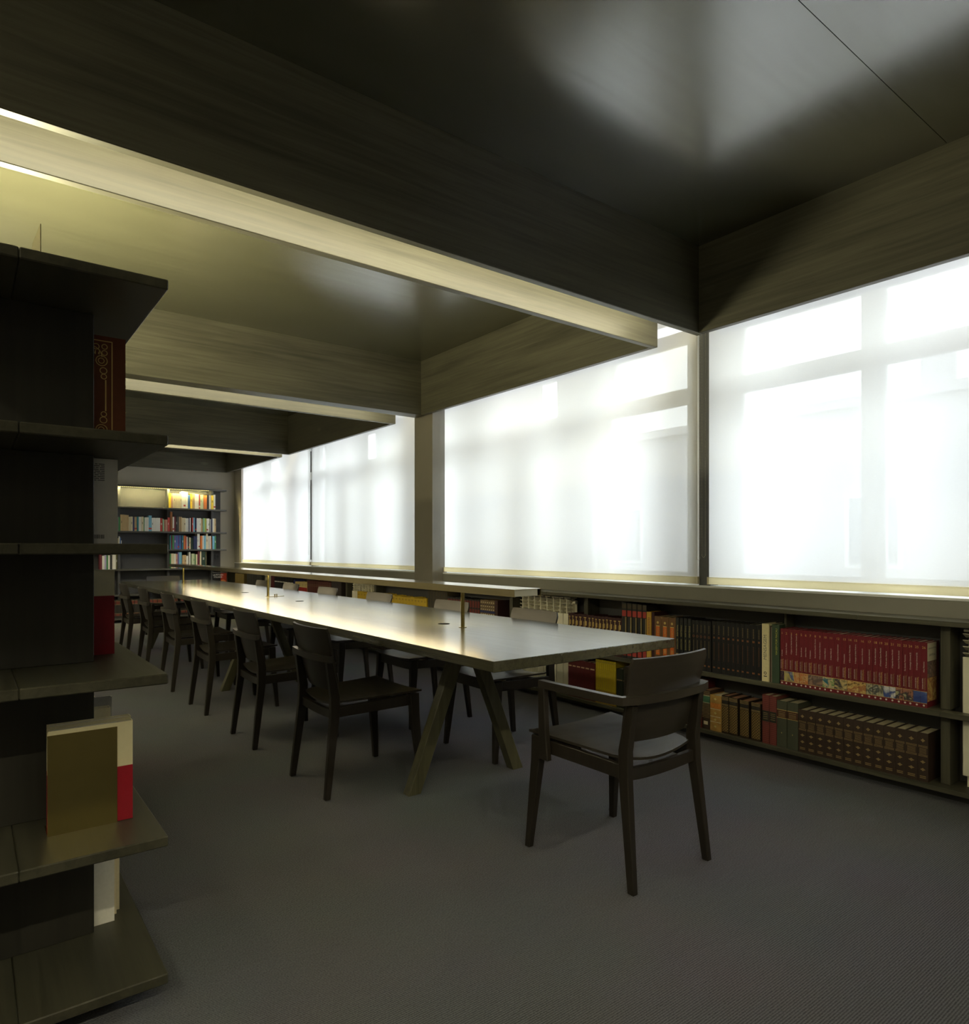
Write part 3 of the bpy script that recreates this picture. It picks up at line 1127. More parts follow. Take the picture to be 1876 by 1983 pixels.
for i, (y, b_) in enumerate(run(us)):
    hh = 0.285 + random.uniform(-0.003, 0.004)
    book('plum book with gilt upright lettering, %s from the radiator in its row' % ORD[i], (XB, y, ZM), 0, b_, hh, 0.15, PLUM,
         [('bands', [hh - 0.024], 0.007, GOLD, b_ * 0.26), ('stripe', -b_ * 0.08, b_ * 0.06, hh - 0.12, hh - 0.03, GOLD),
          ('stripe', -b_ * 0.32, -b_ * 0.06, hh - 0.085, hh - 0.05, GOLD), ('stripe', b_ * 0.14, b_ * 0.28, hh - 0.125, hh - 0.055, GOLD_DIM)],
         'plum books with gilt lettering')

# --- lower shelf: from the radiator to the right edge
us = [1000 + x / 8.26 for x in (827, 890, 955, 1025, 1095, 1170, 1258)]
DRED = cloth('deep_red', 96, 26, 30)
for i, (y, b_) in enumerate(run(us)):
    book('deep red book with a cream dash, %s from left under the table edge' % ORD[i], (XB, y, ZL), 0, b_, 0.292, 0.15, DRED,
         [('band', 0.236, 0.246, cloth('dash_cream', 214, 190, 150), b_ * 0.12, 'spine_dash'),
          ('across', 'D', 0.045, 0.155, cloth('dark_wine', 66, 26, 26))], 'deep red books with cream dashes', bulge=0.0006)
YEL = cloth('magazine_yellow', 214, 190, 40)
YELD = cloth('magazine_ochre', 178, 146, 50)
k0 = 1153.2
for i in range(10):
    b0 = k0 + 3.92 * i
    W_ = bw(b0, b0 + 3.7)
    single('slim yellow magazine, %s from left below the armchair armrest' % ORD[i], b0, b0 + 3.7, ZL, 0.328 - 0.001 * (i % 3), YEL,
           [('band', 0.0, 0.10, YELD, 0.0), ('bands', [0.12 + 0.0085 * k for k in range(17)], 0.004, YELD, W_ * 0.3), ('bands', [0.31], 0.006, GOLD_DIM, W_ * 0.25)],
           group='yellow magazines', bulge=0.0003, d=0.17)
DG = cloth('forest', 40, 46, 34)
for i, (a, b_) in enumerate(((1193.5, 1206), (1206.5, 1221), (1222, 1236))):
    single('dark green book leaning behind the armchair, %s after the magazines' % ORD[i], a, b_, ZL, 0.285 + 0.01 * i, DG,
           [('bands', [0.06, 0.065, 0.2, 0.205], 0.003, GOLD_DIM, 0.004)], group='dark green books behind the armchair')
for i, (a, b_) in enumerate(((1236.5, 1258), (1258.5, 1282), (1282.5, 1304), (1304.5, 1326), (1326.5, 1347.5))):
    single('brown leather book partly hidden by the armchair back, %s of five' % ORD[i], a, b_, ZL, 0.262 + 0.008 * (i % 3), cloth('leather', 70, 46, 30),
           [('bands', [0.05, 0.09, 0.13, 0.17, 0.21], 0.004, GOLD_DIM, 0.003)], group='brown leather books behind the armchair')
single('dark red book with a small seal beside the armchair leg', 1348, 1358.2, ZL, 0.31, cloth('brick_red', 104, 34, 30),
       [('ring', 0.03, 0.007, GOLD_DIM), ('bands', [0.012, 0.3], 0.003, GOLD_DIM, 0.003)])
single('striped dark brown book with a green spine label', 1358.9, 1374.4, ZL, 0.25, cloth('umber', 54, 38, 28),
       [('bands', [0.075 + 0.0095 * k for k in range(10)] + [0.222, 0.231, 0.241], 0.0022, GOLD_DIM, 0.002),
        ('band', 0.171, 0.213, cloth('label_green', 62, 106, 80), 0.002, 'spine_label'), ('band', 0.213, 0.2165, PAGES, 0.002), ('band', 0.1675, 0.171, PAGES, 0.002),
        ('band', 0.028, 0.050, PAGES, 0.014, 'emblem')], bulge=0.004, pages=PAGES_RED, dx=0.002)
single('worn tan leather book with an orange title label', 1374.8, 1396.6, ZL, 0.228, flat('tan_leather', srgb(168, 130, 66), 0.7, vary=0.45, scale=30),
       [('band', 0.145, 0.178, flat('rubbed_label', srgb(196, 122, 50), 0.6, vary=0.5, scale=110), 0.003, 'spine_label'),
        ('bands', [0.058, 0.092, 0.140], 0.0035, PAGES, 0.004), ('diamonds', [0.03, 0.073, 0.115, 0.205], 0.011, 0.008, PALE_GOLD)], bulge=0.005)
for i, (a, b_) in enumerate(((1397.2, 1410.4), (1411.4, 1428.2), (1432.4, 1450), (1454.4, 1472.4))):
    single('tooled brown and gilt book, %s from left beside the tan one' % ORD[i], a, b_, ZL, 0.238 - 0.004 * i, cloth('dark_leather', 46, 34, 22),
           [('band', 0.012, 0.172, ORNATE, 0.001, 'tooled_panel'), ('bands', [0.178, 0.184, 0.212, 0.220, 0.228], 0.003, GOLD_DIM, 0.002),
            ('bands', [0.190, 0.198, 0.205], 0.004, BLACK_INK, 0.006)], group='tooled brown and gilt books', bulge=0.004, pages=PAGES_RED)
PINKR = cloth('faded_red', 126, 64, 58)
for i, (a, b_) in enumerate(((1475.8, 1489), (1489.6, 1503.2))):
    single(['faded red ribbed book with a dark label beside the gilt ones', 'faded red ribbed book with a dark label beside the green pair'][i], a, b_, ZL, 0.29, PINKR,
           [('bands', [0.01 + 0.0115 * k for k in range(11)] + [0.205 + 0.0115 * k for k in range(8)], 0.0022, cloth('rib', 92, 36, 34), 0.0),
            ('band', 0.132, 0.196, cloth('label_dark', 40, 42, 36), 0.0, 'spine_label'), ('bands', [0.148, 0.160, 0.172, 0.182], 0.003, GOLD_DIM, 0.007)], group='faded red ribbed pair')
GRN = cloth('sage', 74, 77, 63)
for i, (a, b_) in enumerate(((1504.2, 1523.2), (1524.2, 1545))):
    single(['grey-green book with a brown label next to the faded red pair', 'grey-green book with a brown label next to the dark encyclopedia'][i], a, b_, ZL, 0.272, GRN,
           [('band', 0.172, 0.220, cloth('label_brown', 78, 44, 30), 0.0, 'spine_label'), ('bands', [0.1725, 0.2195], 0.003, GOLD, 0.0),
            ('bands', [0.182, 0.190, 0.198, 0.208], 0.0032, GOLD_DIM, 0.010), ('diamonds', [0.085], 0.003, 0.005, GOLD)], group='grey-green pair')
us = [1530 + x / 6.253 for x in (97, 200, 308, 418, 530, 642, 762, 882, 1005, 1130, 1265, 1392, 1542, 1670)]
ENC = cloth('encyclopedia', 60, 45, 36)
for i, (y, b_) in enumerate(run(us)):
    lab = 'dark brown encyclopedia volume with gilt lozenges, %s from left in its row' % ORD[i]
    book(lab, (XB, y, ZL), 0, b_, 0.243, 0.165, ENC,
         [('diamonds', [0.060, 0.098], b_ * 0.26, 0.0085, GOLD_DIM), ('bands', [0.127, 0.133, 0.172, 0.178], 0.0022, GOLD_DIM, b_ * 0.06),
          ('bands', [0.140, 0.146, 0.152, 0.158, 0.164], 0.0018, GOLD_DIM, b_ * 0.16), ('bands', [0.018, 0.026], 0.004, GOLD_DIM, b_ * 0.2),
          ('diamonds', [0.206], b_ * 0.22, 0.010, GOLD_DIM)], 'dark brown encyclopedia volumes', PAGES, 0.001)

# --- upper shelf beyond the first radiator
ZTOP = lambda zz: zz - ZM


def many(us, label, h, mat, decor, group, d=0.15, pages=PAGES, z=ZM, jitter=0.004, rest=False):
    for i, (y, b_) in enumerate(run(us)):
        hh = h + random.uniform(-jitter, jitter)
        book(label % ORD[i], (XB, y, z), 0, b_, hh, d, mat, decor(b_, hh) if decor else (), group, pages, 0.0015, one_mesh=True, rest=rest)


lin = lambda a, b, n: [a + (b - a) * k / n for k in range(n + 1)]
single('wide dark maroon volume at the end beside the first radiator bay', 958.0, 963.4, ZM, 0.325, cloth('dark_maroon', 54, 30, 28), d=0.17)
many(lin(929.8, 957.8, 7), 'cream and gilt book with a blue band, %s from left of seven', 0.322, cloth('tortoise', 112, 92, 66),
     lambda b_, h: [('band', 0.205, 0.225, cloth('blue_band', 36, 44, 92), 0.0), ('bands', [0.19, 0.235, 0.265, 0.30], 0.010, cloth('ivory', 196, 182, 146), b_ * 0.25),
                    ('bands', [0.15, 0.17, 0.28], 0.008, BLACK_INK, b_ * 0.2)], 'cream and gilt books with blue bands')
RB = cloth('oxblood', 104, 40, 34)
many(lin(866.5, 929.4, 12), 'black and oxblood volume, %s from left behind the near lamp stem', 0.318, BLACK,
     lambda b_, h: [('band', 0.24, 0.302, RB, b_ * 0.12, 'spine_label'), ('band', 0.12, 0.225, RB, b_ * 0.12, 'spine_label')], 'black and oxblood volumes')
many(lin(828.5, 866.2, 7), 'tall olive checked book, %s from left beside the oxblood set', 0.362, cloth('olive_check', 66, 58, 42),
     lambda b_, h: [('bands', [0.25, 0.28, 0.31], 0.004, BLACK_INK, 0.0), ('stripe', -b_ * 0.1, b_ * 0.05, 0.0, 0.35, BLACK_INK)], 'tall olive checked books')
YB_ = cloth('bright_yellow', 196, 164, 40)
many([692 + 5.5 * k for k in range(2)] + lin(703, 826, 20)[0:], 'yellow book, %s from left in the long yellow row', 0.27, YB_,
     lambda b_, h: [('bands', [0.12, 0.19], 0.005, cloth('ochre_rule', 140, 108, 30), b_ * 0.1), ('bands', [0.235, 0.245], 0.003, BLACK_INK, b_ * 0.3)],
     'row of yellow books', jitter=0.008)
many(lin(641.5, 661, 1), 'wide dark volume with gilt title on its side, %s left of the radiator', 0.385, cloth('blackish', 50, 42, 40), None, None, d=0.165)
many(lin(595, 641, 11), 'red-brown leather volume, %s from left between cream books and radiator', 0.35, cloth('red_brown', 84, 40, 34),
     lambda b_, h: [('bands', [0.28, 0.30], 0.003, GOLD_DIM, 0.002)], 'red-brown leather volumes', rest=True)
many(lin(571.5, 594.5, 4), 'cream book with a red lower band, %s from left of four', 0.322, cloth('parchment', 206, 182, 120),
     lambda b_, h: [('band', 0.19, 0.245, cloth('band_red', 160, 40, 36), 0.0), ('bands', [0.29, 0.27], 0.003, BLACK_INK, b_ * 0.2)], 'cream books with red bands')
many([568.4, 571.2], 'narrow blue book, %s beside the cream and red ones', 0.345, cloth('royal_blue', 40, 48, 110), None, None)
many(lin(531.5, 568, 7), 'black book with white lettering, %s from left near the middle lamp stem', 0.36, BLACK,
     lambda b_, h: [('band', 0.285, 0.297, WHITE_INK, b_ * 0.05, 'title_line')], 'black books with white lettering', rest=True)
many(lin(524.5, 531.2, 2), 'maroon book, %s just right of the middle lamp stem radiator', 0.37, cloth('maroon_far', 88, 26, 34), None, 'maroon pair beyond the radiator', rest=True)
many(lin(478, 507, 6), 'dark grey volume, %s from left before the farthest radiator', 0.375, cloth('charcoal', 44, 44, 46), None, 'dark grey volumes', rest=True)
many([455, 457.5, 461, 465, 468.5, 470.5, 472.5], 'small olive and gold book, %s from left near the far corner', 0.36, cloth('olive_gold', 96, 82, 46), None, 'small olive and gold books', rest=True)
# lower shelf beyond the first radiator, glimpsed between chair legs
many(lin(690, 958, 34), 'dark bound volume, %s from left on the lower shelf beyond the near radiator', 0.29, cloth('dark_bound', 46, 36, 30),
     lambda b_, h: [('bands', [0.07, 0.20], 0.008, GOLD_DIM, b_ * 0.2)], 'dark volumes on the lower shelf', z=ZL, rest=True)
many(lin(530, 664, 30), 'dark bound volume with gilt labels, %s from left on the lower far shelf', 0.29, cloth('dark_bound_far', 42, 36, 32),
     lambda b_, h: [('bands', [0.08, 0.21], 0.014, GOLD, b_ * 0.2)], 'dark volumes with gilt labels on the lower far shelf', z=ZL, rest=True)

# ---------------------------------------------------------------- far bookcase against the end wall
FY0, FY1 = 12.70, YE - 0.003
FX0, FX1 = 0.3, 3.765
FZ = [0.075, 0.47, 0.90, 1.235, 1.544, 1.957, 2.32]
TH = 0.028
fb = thing('wall_bookcase', 'tall dark grey bookcase on the far end wall with a lit top shelf', 'bookcase', (0, FY0, 0))


def fpart(name, mat, x0, x1, y0, y1, z0, z1, bevel=0.002):
    return box(name, mat, x0, x1, y0 - FY0, y1 - FY0, z0, z1, fb, bevel)


PANELX = wood('grey_stained_x', (0.085, 0.082, 0.068), 0, 0.45, knots=False, contrast=0.2)
for z in FZ:
    fpart('shelf', PANELX, FX0, FX1 if z > 0.5 else 3.76, FY0, FY1 - 0.012, z - TH, z)
FDIV = [0.51, 1.265, 2.02, 2.79, 3.53]
for x in FDIV:
    for z0, z1 in zip(FZ, FZ[1:]):
        fpart('divider', PANEL, x - 0.02, x + 0.02, FY0 + 0.065, FY1 - 0.012, z0, z1 - TH)
fpart('back_panel', PANEL, FX0, 3.72, FY1 - 0.012, FY1, 0.05, 2.32, 0)
ls = fpart('led_lens', LENS_E, 0.6, 3.45, FY0 + 0.003, FY0 + 0.006, FZ[6] - TH - 0.008, FZ[6] - TH, 0)
for k in range(95):
    fpart('lens_rib', PANELX, 0.6 + 0.03 * k, 0.608 + 0.03 * k, FY0 + 0.0015, FY0 + 0.003, FZ[6] - TH - 0.008, FZ[6] - TH, 0)
fpart('led_tape', SHELF_E, 0.6, 3.45, FY0 + 0.010, FY0 + 0.016, FZ[6] - TH - 0.003, FZ[6] - TH, 0)
ls['label'] = 'glowing dotted light strip'

PAL = dict(yellow=(240, 206, 60), white=(232, 228, 216), cream=(222, 208, 170), tan=(196, 166, 118), blue=(70, 110, 170), navy=(40, 48, 90),
           teal=(40, 130, 140), green=(60, 130, 74), red=(190, 70, 60), pink=(206, 150, 126), orange=(214, 120, 50), brown=(150, 92, 44), maroon=(110, 40, 50),
           dark=(58, 58, 56), black=(34, 34, 36), lightblue=(120, 180, 204), lime=(180, 190, 80), grey=(150, 148, 140), purple=(110, 96, 150), violet=(96, 82, 150),
           palegreen=(196, 206, 166), darkgreen=(30, 58, 44), olive=(96, 92, 56), mint=(140, 190, 150), lilac=(170, 160, 190))


def far_row(items, z, row, rest=False):
    """items: (u0, u1, colour, height, count) along the far bookcase."""
    k = 0
    for u0, u1, col, h, n in items:
        for j in range(n):
            a, b = u0 + (u1 - u0) * j / n, u0 + (u1 - u0) * (j + 1) / n
            x0, x1 = x_at(a, FY0 + 0.03), x_at(b, FY0 + 0.03)
            m = cloth('far_' + col, *PAL[col])
            dec = []
            wd = x1 - x0
            if (k * 7) % 5 == 1 and wd > 0.02:
                dec = [('bands', [h * 0.5, h * 0.55, h * 0.6], 0.008, BLACK_INK if col in ('white', 'cream', 'yellow', 'tan', 'pink', 'palegreen', 'lightblue') else WHITE_INK, wd * 0.3)]
            elif (k * 3) % 7 == 2 and wd > 0.02:
                dec = [('band', h * 0.12, h * 0.22, cloth('far_' + ('red' if col != 'red' else 'cream'), *PAL['red' if col != 'red' else 'cream']), 0.0)]
            nm = {'lightblue': 'light blue', 'palegreen': 'pale green', 'darkgreen': 'dark green'}.get(col, col)
            book('%s spined book, %s from left on the %s of the far bookcase' % (nm, ORD[k], row), ((x0 + x1) / 2, FY0 + 0.03 + random.uniform(0, 0.01), z), math.pi / 2,
                 wd, h * random.uniform(0.975, 1.0), 0.15, m, dec, 'books on the %s of the far bookcase' % row, PAGES_W, 0.001, one_mesh=True, rest=rest)
            k += 1


c1 = lambda x: 220 + x / 8.527
rowA = [(918, 950, 'yellow', .265, 1), (950, 975, 'pink', .262, 1), (975, 1120, 'cream', .262, 7), (1122, 1190, 'white', .30, 2), (1190, 1225, 'white', .29, 1),
        (1226, 1265, 'blue', .25, 1), (1266, 1300, 'yellow', .27, 1), (1300, 1340, 'tan', .275, 1), (1340, 1410, 'white', .265, 2), (1410, 1430, 'red', .26, 1),
        (1430, 1485, 'palegreen', .26, 2), (1486, 1540, 'orange', .25, 1), (1540, 1575, 'black', .27, 1), (1576, 1610, 'white', .26, 1), (1611, 1650, 'yellow', .26, 1), (1651, 1680, 'white', .27, 1)]
far_row([(c1(a), c1(b), c, h, n) for a, b, c, h, n in rowA], FZ[5], 'lit top shelf')
rowB = [(40, 80, 'grey', .235, 2), (80, 112, 'green', .235, 1), (113, 250, 'tan', .275, 4), (250, 315, 'cream', .245, 2), (315, 345, 'navy', .235, 1), (345, 385, 'tan', .245, 1),
        (385, 415, 'teal', .25, 1), (415, 460, 'white', .245, 1), (460, 495, 'cream', .25, 1), (495, 510, 'green', .24, 1), (510, 580, 'white', .24, 2), (580, 630, 'lightblue', .275, 1),
        (630, 770, 'white', .235, 5), (770, 810, 'red', .235, 1), (810, 830, 'mint', .22, 1), (830, 890, 'pink', .21, 3), (893, 935, 'red', .245, 2), (936, 970, 'brown', .35, 1),
        (975, 1000, 'white', .265, 1), (1000, 1030, 'maroon', .27, 1), (1030, 1080, 'dark', .275, 2), (1080, 1130, 'tan', .265, 2), (1130, 1190, 'cream', .25, 2), (1190, 1240, 'white', .245, 2),
        (1240, 1255, 'navy', .25, 1), (1255, 1275, 'white', .25, 1), (1294, 1315, 'red', .255, 1), (1315, 1345, 'lightblue', .255, 1), (1345, 1370, 'navy', .25, 1), (1370, 1440, 'white', .25, 3),
        (1440, 1475, 'tan', .245, 1), (1475, 1505, 'mint', .25, 1), (1505, 1535, 'lime', .25, 1), (1535, 1585, 'white', .25, 2), (1585, 1610, 'grey', .235, 1), (1610, 1632, 'navy', .235, 1),
        (1632, 1650, 'white', .25, 1), (1650, 1665, 'cream', .25, 1), (1665, 1690, 'tan', .25, 1)]
far_row([(c1(a), c1(b), c, h, n) for a, b, c, h, n in rowB], FZ[4], 'second shelf')
rowC = [(40, 85, 'cream', .19, 2), (86, 104, 'white', .22, 1), (105, 120, 'blue', .20, 1), (121, 132, 'white', .15, 1), (930, 945, 'teal', .25, 1), (945, 970, 'maroon', .25, 1), (970, 1000, 'green', .25, 1), (1000, 1030, 'purple', .25, 1), (1030, 1055, 'blue', .25, 1), (1055, 1085, 'violet', .25, 1),
        (1085, 1110, 'blue', .25, 1), (1110, 1130, 'navy', .25, 1), (1130, 1155, 'teal', .25, 1), (1157, 1185, 'orange', .245, 1), (1185, 1205, 'red', .24, 1), (1205, 1225, 'white', .22, 1), (1225, 1247, 'dark', .225, 1),
        (1247, 1275, 'cream', .21, 1), (1275, 1310, 'darkgreen', .20, 2), (1320, 1380, 'navy', .235, 2), (1380, 1425, 'white', .28, 2), (1430, 1465, 'orange', .245, 1), (1465, 1490, 'white', .25, 1),
        (1490, 1525, 'lightblue', .245, 1), (1525, 1558, 'cream', .285, 1), (1560, 1605, 'white', .24, 2), (1605, 1622, 'brown', .235, 1), (1630, 1665, 'lightblue', .24, 1), (1666, 1690, 'green', .245, 1)]
far_row([(c1(a), c1(b), c, h, n) for a, b, c, h, n in rowC], FZ[3], 'third shelf')
rowD = [(-230, -190, 'maroon', .25, 3), (-190, -150, 'white', .23, 2), (-150, -118, 'lilac', .24, 1), (-118, -90, 'green', .235, 1), (-90, -60, 'white', .235, 1), (-60, -20, 'dark', .24, 2), (-20, 38, 'white', .245, 3), (38, 62, 'olive', .255, 1),
        (930, 950, 'green', .255, 1), (950, 1000, 'cream', .26, 2), (1000, 1030, 'white', .255, 1), (1030, 1057, 'pink', .255, 1), (1057, 1080, 'purple', .285, 1), (1080, 1125, 'lightblue', .285, 2),
        (1135, 1170, 'tan', .23, 1), (1170, 1200, 'tan', .235, 1), (1200, 1235, 'white', .22, 2), (1247, 1270, 'white', .29, 1), (1290, 1340, 'palegreen', .26, 2), (1340, 1355, 'green', .25, 1), (1355, 1385, 'cream', .25, 1),
        (1388, 1420, 'maroon', .30, 1), (1424, 1450, 'cream', .305, 1), (1455, 1515, 'darkgreen', .30, 1), (1516, 1535, 'olive', .29, 1)]
far_row([(c1(a), c1(b), c, h, n) for a, b, c, h, n in rowD], FZ[2], 'fourth shelf', True)
us_f = [170 + 9.0 * k for k in range(26)]
DV = cloth('dark_volume', 40, 36, 30)
DLAB = cloth('rust_label', 120, 52, 34)
for k, (a, b) in enumerate(zip(us_f, us_f[1:])):
    x0, x1 = x_at(a, FY0 + 0.03), x_at(b, FY0 + 0.03)
    if any(abs((x0 + x1) / 2 - q) < 0.05 for q in FDIV):
        pass
    book('dark volume with rust labels, %s from left on the bottom far shelf' % ORD[k], ((x0 + x1) / 2, FY0 + 0.03, FZ[0]), math.pi / 2, (x1 - x0) * 0.97, 0.31, 0.15, DV,
         [('band', 0.235, 0.285, DLAB, 0.004, 'spine_label'), ('band', 0.04, 0.075, DLAB, 0.004, 'spine_label'), ('bands', [0.23, 0.29, 0.08], 0.006, GOLD_DIM, 0.0)],
         'dark volumes with rust labels', one_mesh=True, rest=True)

# art book facing outwards at the right end
t = thing('book', 'dark art book showing its red picture cover at the far bookcase end', 'book', (3.655, FY0 + 0.045, FZ[1]), 0)
MB().box(-0.125, 0.125, 0, 0.024, 0, 0.34).build('cover', BLACK, t, 0.001)
MB().box(-0.122, 0.124, 0.004, 0.020, 0.003, 0.342).build('pages', PAGES_W, t)
MB().box(0.015, 0.122, -0.001, 0.0005, 0.16, 0.325).build('cover_picture', cloth('cover_red', 178, 60, 40), t)
MB().cyl((0.06, -0.0014, 0.16), (0.06, -0.0005, 0.16), 0.05, 20).build('cover_motif', cloth('cover_peach', 224, 140, 80), t)
for s_, z_ in (('LA PITTURA', 0.295), ('ITALIANA', 0.255)):
    put_text('cover_title', s_, 0.042, WHITE_INK, t, (-0.03, -0.0022, z_), (1, 0, 0), (0, 0, 1), squash=0.8)
for i, (dx, col) in enumerate(((0.145, 'black'),)):
    pass
so = thing('wall_socket', 'small grey wall socket on the end panel above the lamp', 'socket', (3.665, FY1 - 0.012, 1.055))
MB().box(-0.04, 0.04, -0.012, 0, 0, 0.085).build('plate', PANEL, so, 0.003)
MB().cyl((0.0, -0.013, 0.042), (0, -0.010, 0.042), 0.026, 16).build('outlet', BLACK_INK, so)

# ---------------------------------------------------------------- near bookcase on the left
NX0, NX1 = -0.236, 0.432
NY0, NY1 = 1.975, 4.55
NZ = [0.09, 0.462, 0.902, 1.254, 1.548, 1.970]
NT = 0.028
nb = thing('island_bookcase', 'dark stained double sided bookcase with overhanging shelves in the left foreground', 'bookcase', (0.098, NY0, 0))


def npart(name, mat, x0, x1, y0, y1, z0, z1, bevel=0.003, label=None):
    return box(name, mat, x0 - 0.098, x1 - 0.098, y0 - NY0, y1 - NY0, z0, z1, nb, bevel, label)


for z in NZ:
    npart('shelf', W_CASEY, 0.0985, NX1, NY0, NY1, z - NT, z, 0.003)
    npart('shelf', W_CASEY, NX0, 0.0975, NY0, NY1, z - NT, z, 0.003)
for y in (2.318, 4.17):
    for z0, z1 in zip(NZ, NZ[1:]):
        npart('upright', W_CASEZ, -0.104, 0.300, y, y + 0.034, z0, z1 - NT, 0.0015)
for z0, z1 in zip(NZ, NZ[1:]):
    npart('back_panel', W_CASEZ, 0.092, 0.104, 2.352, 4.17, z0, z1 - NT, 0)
npart('plinth', PANEL, -0.08, 0.28, 2.33, 4.2, 0.0, NZ[0] - NT, 0)

# brown gilt book, cover towards the camera
t = book('tall brown leather book with gilt scrollwork on the upper left shelf', (0.393, 2.385, NZ[4]), math.pi, 0.030, 0.349, 0.262,
         flat('brown_leather', srgb(104, 52, 26), 0.42, vary=0.2, scale=60), [('bands', [0.05, 0.12, 0.2, 0.28], 0.004, GOLD_DIM, 0.0)], pages=PAGES_W, bulge=0.001)
# local frame is turned by 180 degrees: its +y side faces the camera
yf = 0.0146 + 0.0006
mb = MB()
gx = 0.036
mb.box(gx, gx + 0.0028, yf - 0.0008, yf, 0.012, 0.335).box(gx, 0.24, yf - 0.0008, yf, 0.332, 0.335).box(gx, 0.24, yf - 0.0008, yf, 0.012, 0.015)
mb.box(gx + 0.017, gx + 0.0205, yf - 0.0008, yf, 0.118, 0.214)
mb.build('gilt_frame', GOLD, t)
mb = MB()


def ring(cx_, cz_, r, th=0.0022, a0=0.0, a1=6.2832, n=18):
    v = []
    for i in range(n + 1):
        a = a0 + (a1 - a0) * i / n
        for rr in (r, r - th):
            v.append((cx_ + rr * math.cos(a), yf, cz_ + rr * math.sin(a)))
    mb.add(v, [(2 * i, 2 * i + 1, 2 * i + 3, 2 * i + 2) for i in range(n)])


for sg, z0 in ((1, 0.214), (-1, 0.118)):
    zz = lambda d: z0 + sg * d
    ring(gx + 0.024, zz(0.010), 0.0085)
    ring(gx + 0.025, zz(0.028), 0.0105)
    ring(gx + 0.030, zz(0.058), 0.0165)
    ring(gx + 0.031, zz(0.058), 0.009, 0.002)
    ring(gx + 0.022, zz(0.083), 0.0085)
    ring(gx + 0.022, zz(0.102), 0.0085)
    ring(gx + 0.045, zz(0.100), 0.0095)
    ring(gx + 0.074, zz(0.100), 0.0155)
    ring(gx + 0.074, zz(0.100), 0.008, 0.002)
    ring(gx + 0.060, zz(0.070), 0.032, 0.0026, math.radians(90 if sg > 0 else 180), math.radians(180 if sg > 0 else 270))
    for q in range(5):
        a = sg * (0.5 + q * 0.45)
        mb.add([(gx + 0.036 + 0.010 * q, yf, zz(0.075)), (gx + 0.040 + 0.010 * q, yf, zz(0.079)), (gx + 0.034 + 0.011 * q, yf, zz(0.092))], [(0, 1, 2)])
mb.build('gilt_scrolls', GOLD, t)['kind'] = 'stuff'

# white book with back cover text and bar code
t = book('white jacketed book with printed back cover on the eye level left shelf', (0.371, 2.382, NZ[3]), math.pi, 0.026, 0.264, 0.200,
         flat('white_jacket', srgb(214, 208, 196), 0.3, vary=0.05), pages=PAGES_W, bulge=0.001)
yf2 = 0.0126 + 0.0005
mb = MB()
for r in range(10):
    z = 0.248 - 0.0055 * r
    x = 0.036
    while x < 0.15:
        l = random.uniform(0.006, 0.022)
        mb.add([(x, yf2, z), (x + l, yf2, z), (x + l, yf2, z - 0.0022), (x, yf2, z - 0.0022)], [(0, 1, 2, 3)])
        x += l + 0.0025
mb.build('text_block', BLACK_INK, t)['kind'] = 'stuff'
mb = MB()
x = 0.037
while x < 0.066:
    l = random.choice((0.0006, 0.001, 0.0016))
    mb.add([(x, yf2, 0.018), (x + l, yf2, 0.018), (x + l, yf2, 0.030), (x, yf2, 0.030)], [(0, 1, 2, 3)])
    x += l + random.choice((0.0008, 0.0014))
mb.build('bar_code', BLACK_INK, t)['kind'] = 'stuff'

CRIM = flat('crimson_cloth', srgb(142, 22, 36), 0.35, vary=0.12, scale=60)
IVORY = flat('ivory_jacket', srgb(206, 196, 160), 0.3, vary=0.06)


def two_tone(label, loc, w, h, d, frac, group=None):
    t = thing('book', label, 'book', loc, math.pi, group)
    cover_mesh(w, h * frac, d, 0.001).build('cover', CRIM, t, label='crimson lower cover')
    o = cover_mesh(w, h * (1 - frac), d, 0.001).build('jacket_top', IVORY, t, label='pale upper cover')
    o.location.z = h * frac
    MB().box(0.002, d - 0.006, -w / 2 + 0.0026, w / 2 - 0.0026, 0.003, h - 0.004).build('pages', PAGES_W, t)
    return t


two_tone('crimson book with a pale upper cover on the middle left shelf', (0.376, 2.475, NZ[2]), 0.030, 0.270, 0.21, 0.695)

# bookend and the books it holds
be = thing('bookend', 'brass plate bookend in front of the crimson and ivory books', 'bookend', (0.17, 2.164, NZ[1]))
MB().box(0.0, 0.168, 0.0, 0.0018, 0, 0.272).build('plate', BRASS_DULL, be)
MB().box(0.0, 0.10, 0.002, 0.09, 0.0, 0.0014).build('tongue', BRASS_DULL, be)
two_tone('crimson and ivory book right behind the brass bookend', (0.378, 2.184, NZ[1] + 0.0015), 0.034, 0.282, 0.206, 0.55, 'crimson and ivory pair')
two_tone('second crimson and ivory book behind the brass bookend', (0.380, 2.222, NZ[1] + 0.0015), 0.034, 0.286, 0.206, 0.55, 'crimson and ivory pair')
for i, (col, h, xr, wd) in enumerate((('ivory', .285, .352, .040), ('grey', .31, .362, .020), ('white', .295, .345, .032), ('cream', .255, .36, .03), ('tan', .262, .345, .028), ('red', .27, .34, .02),
                                      ('red', .272, .342, .02), ('cream', .285, .335, .03), ('white', .335, .33, .04))):
    rgb = PAL.get(col, (206, 196, 160))
    y0 = 2.375 + [0, .042, .064, .098, .130, .160, .182, .204, .236][i]
    book('%s book, %s behind the left upright on the bookend shelf' % (col, ORD[i]), (xr, y0 + wd / 2, NZ[1]), math.pi, wd, h, 0.2, cloth('left_' + col, *rgb),
         [('band', h * 0.2, h * 0.28, BLACK_INK, 0.001)] if i % 3 == 0 else (), 'books behind the left upright', PAGES, 0.0015)
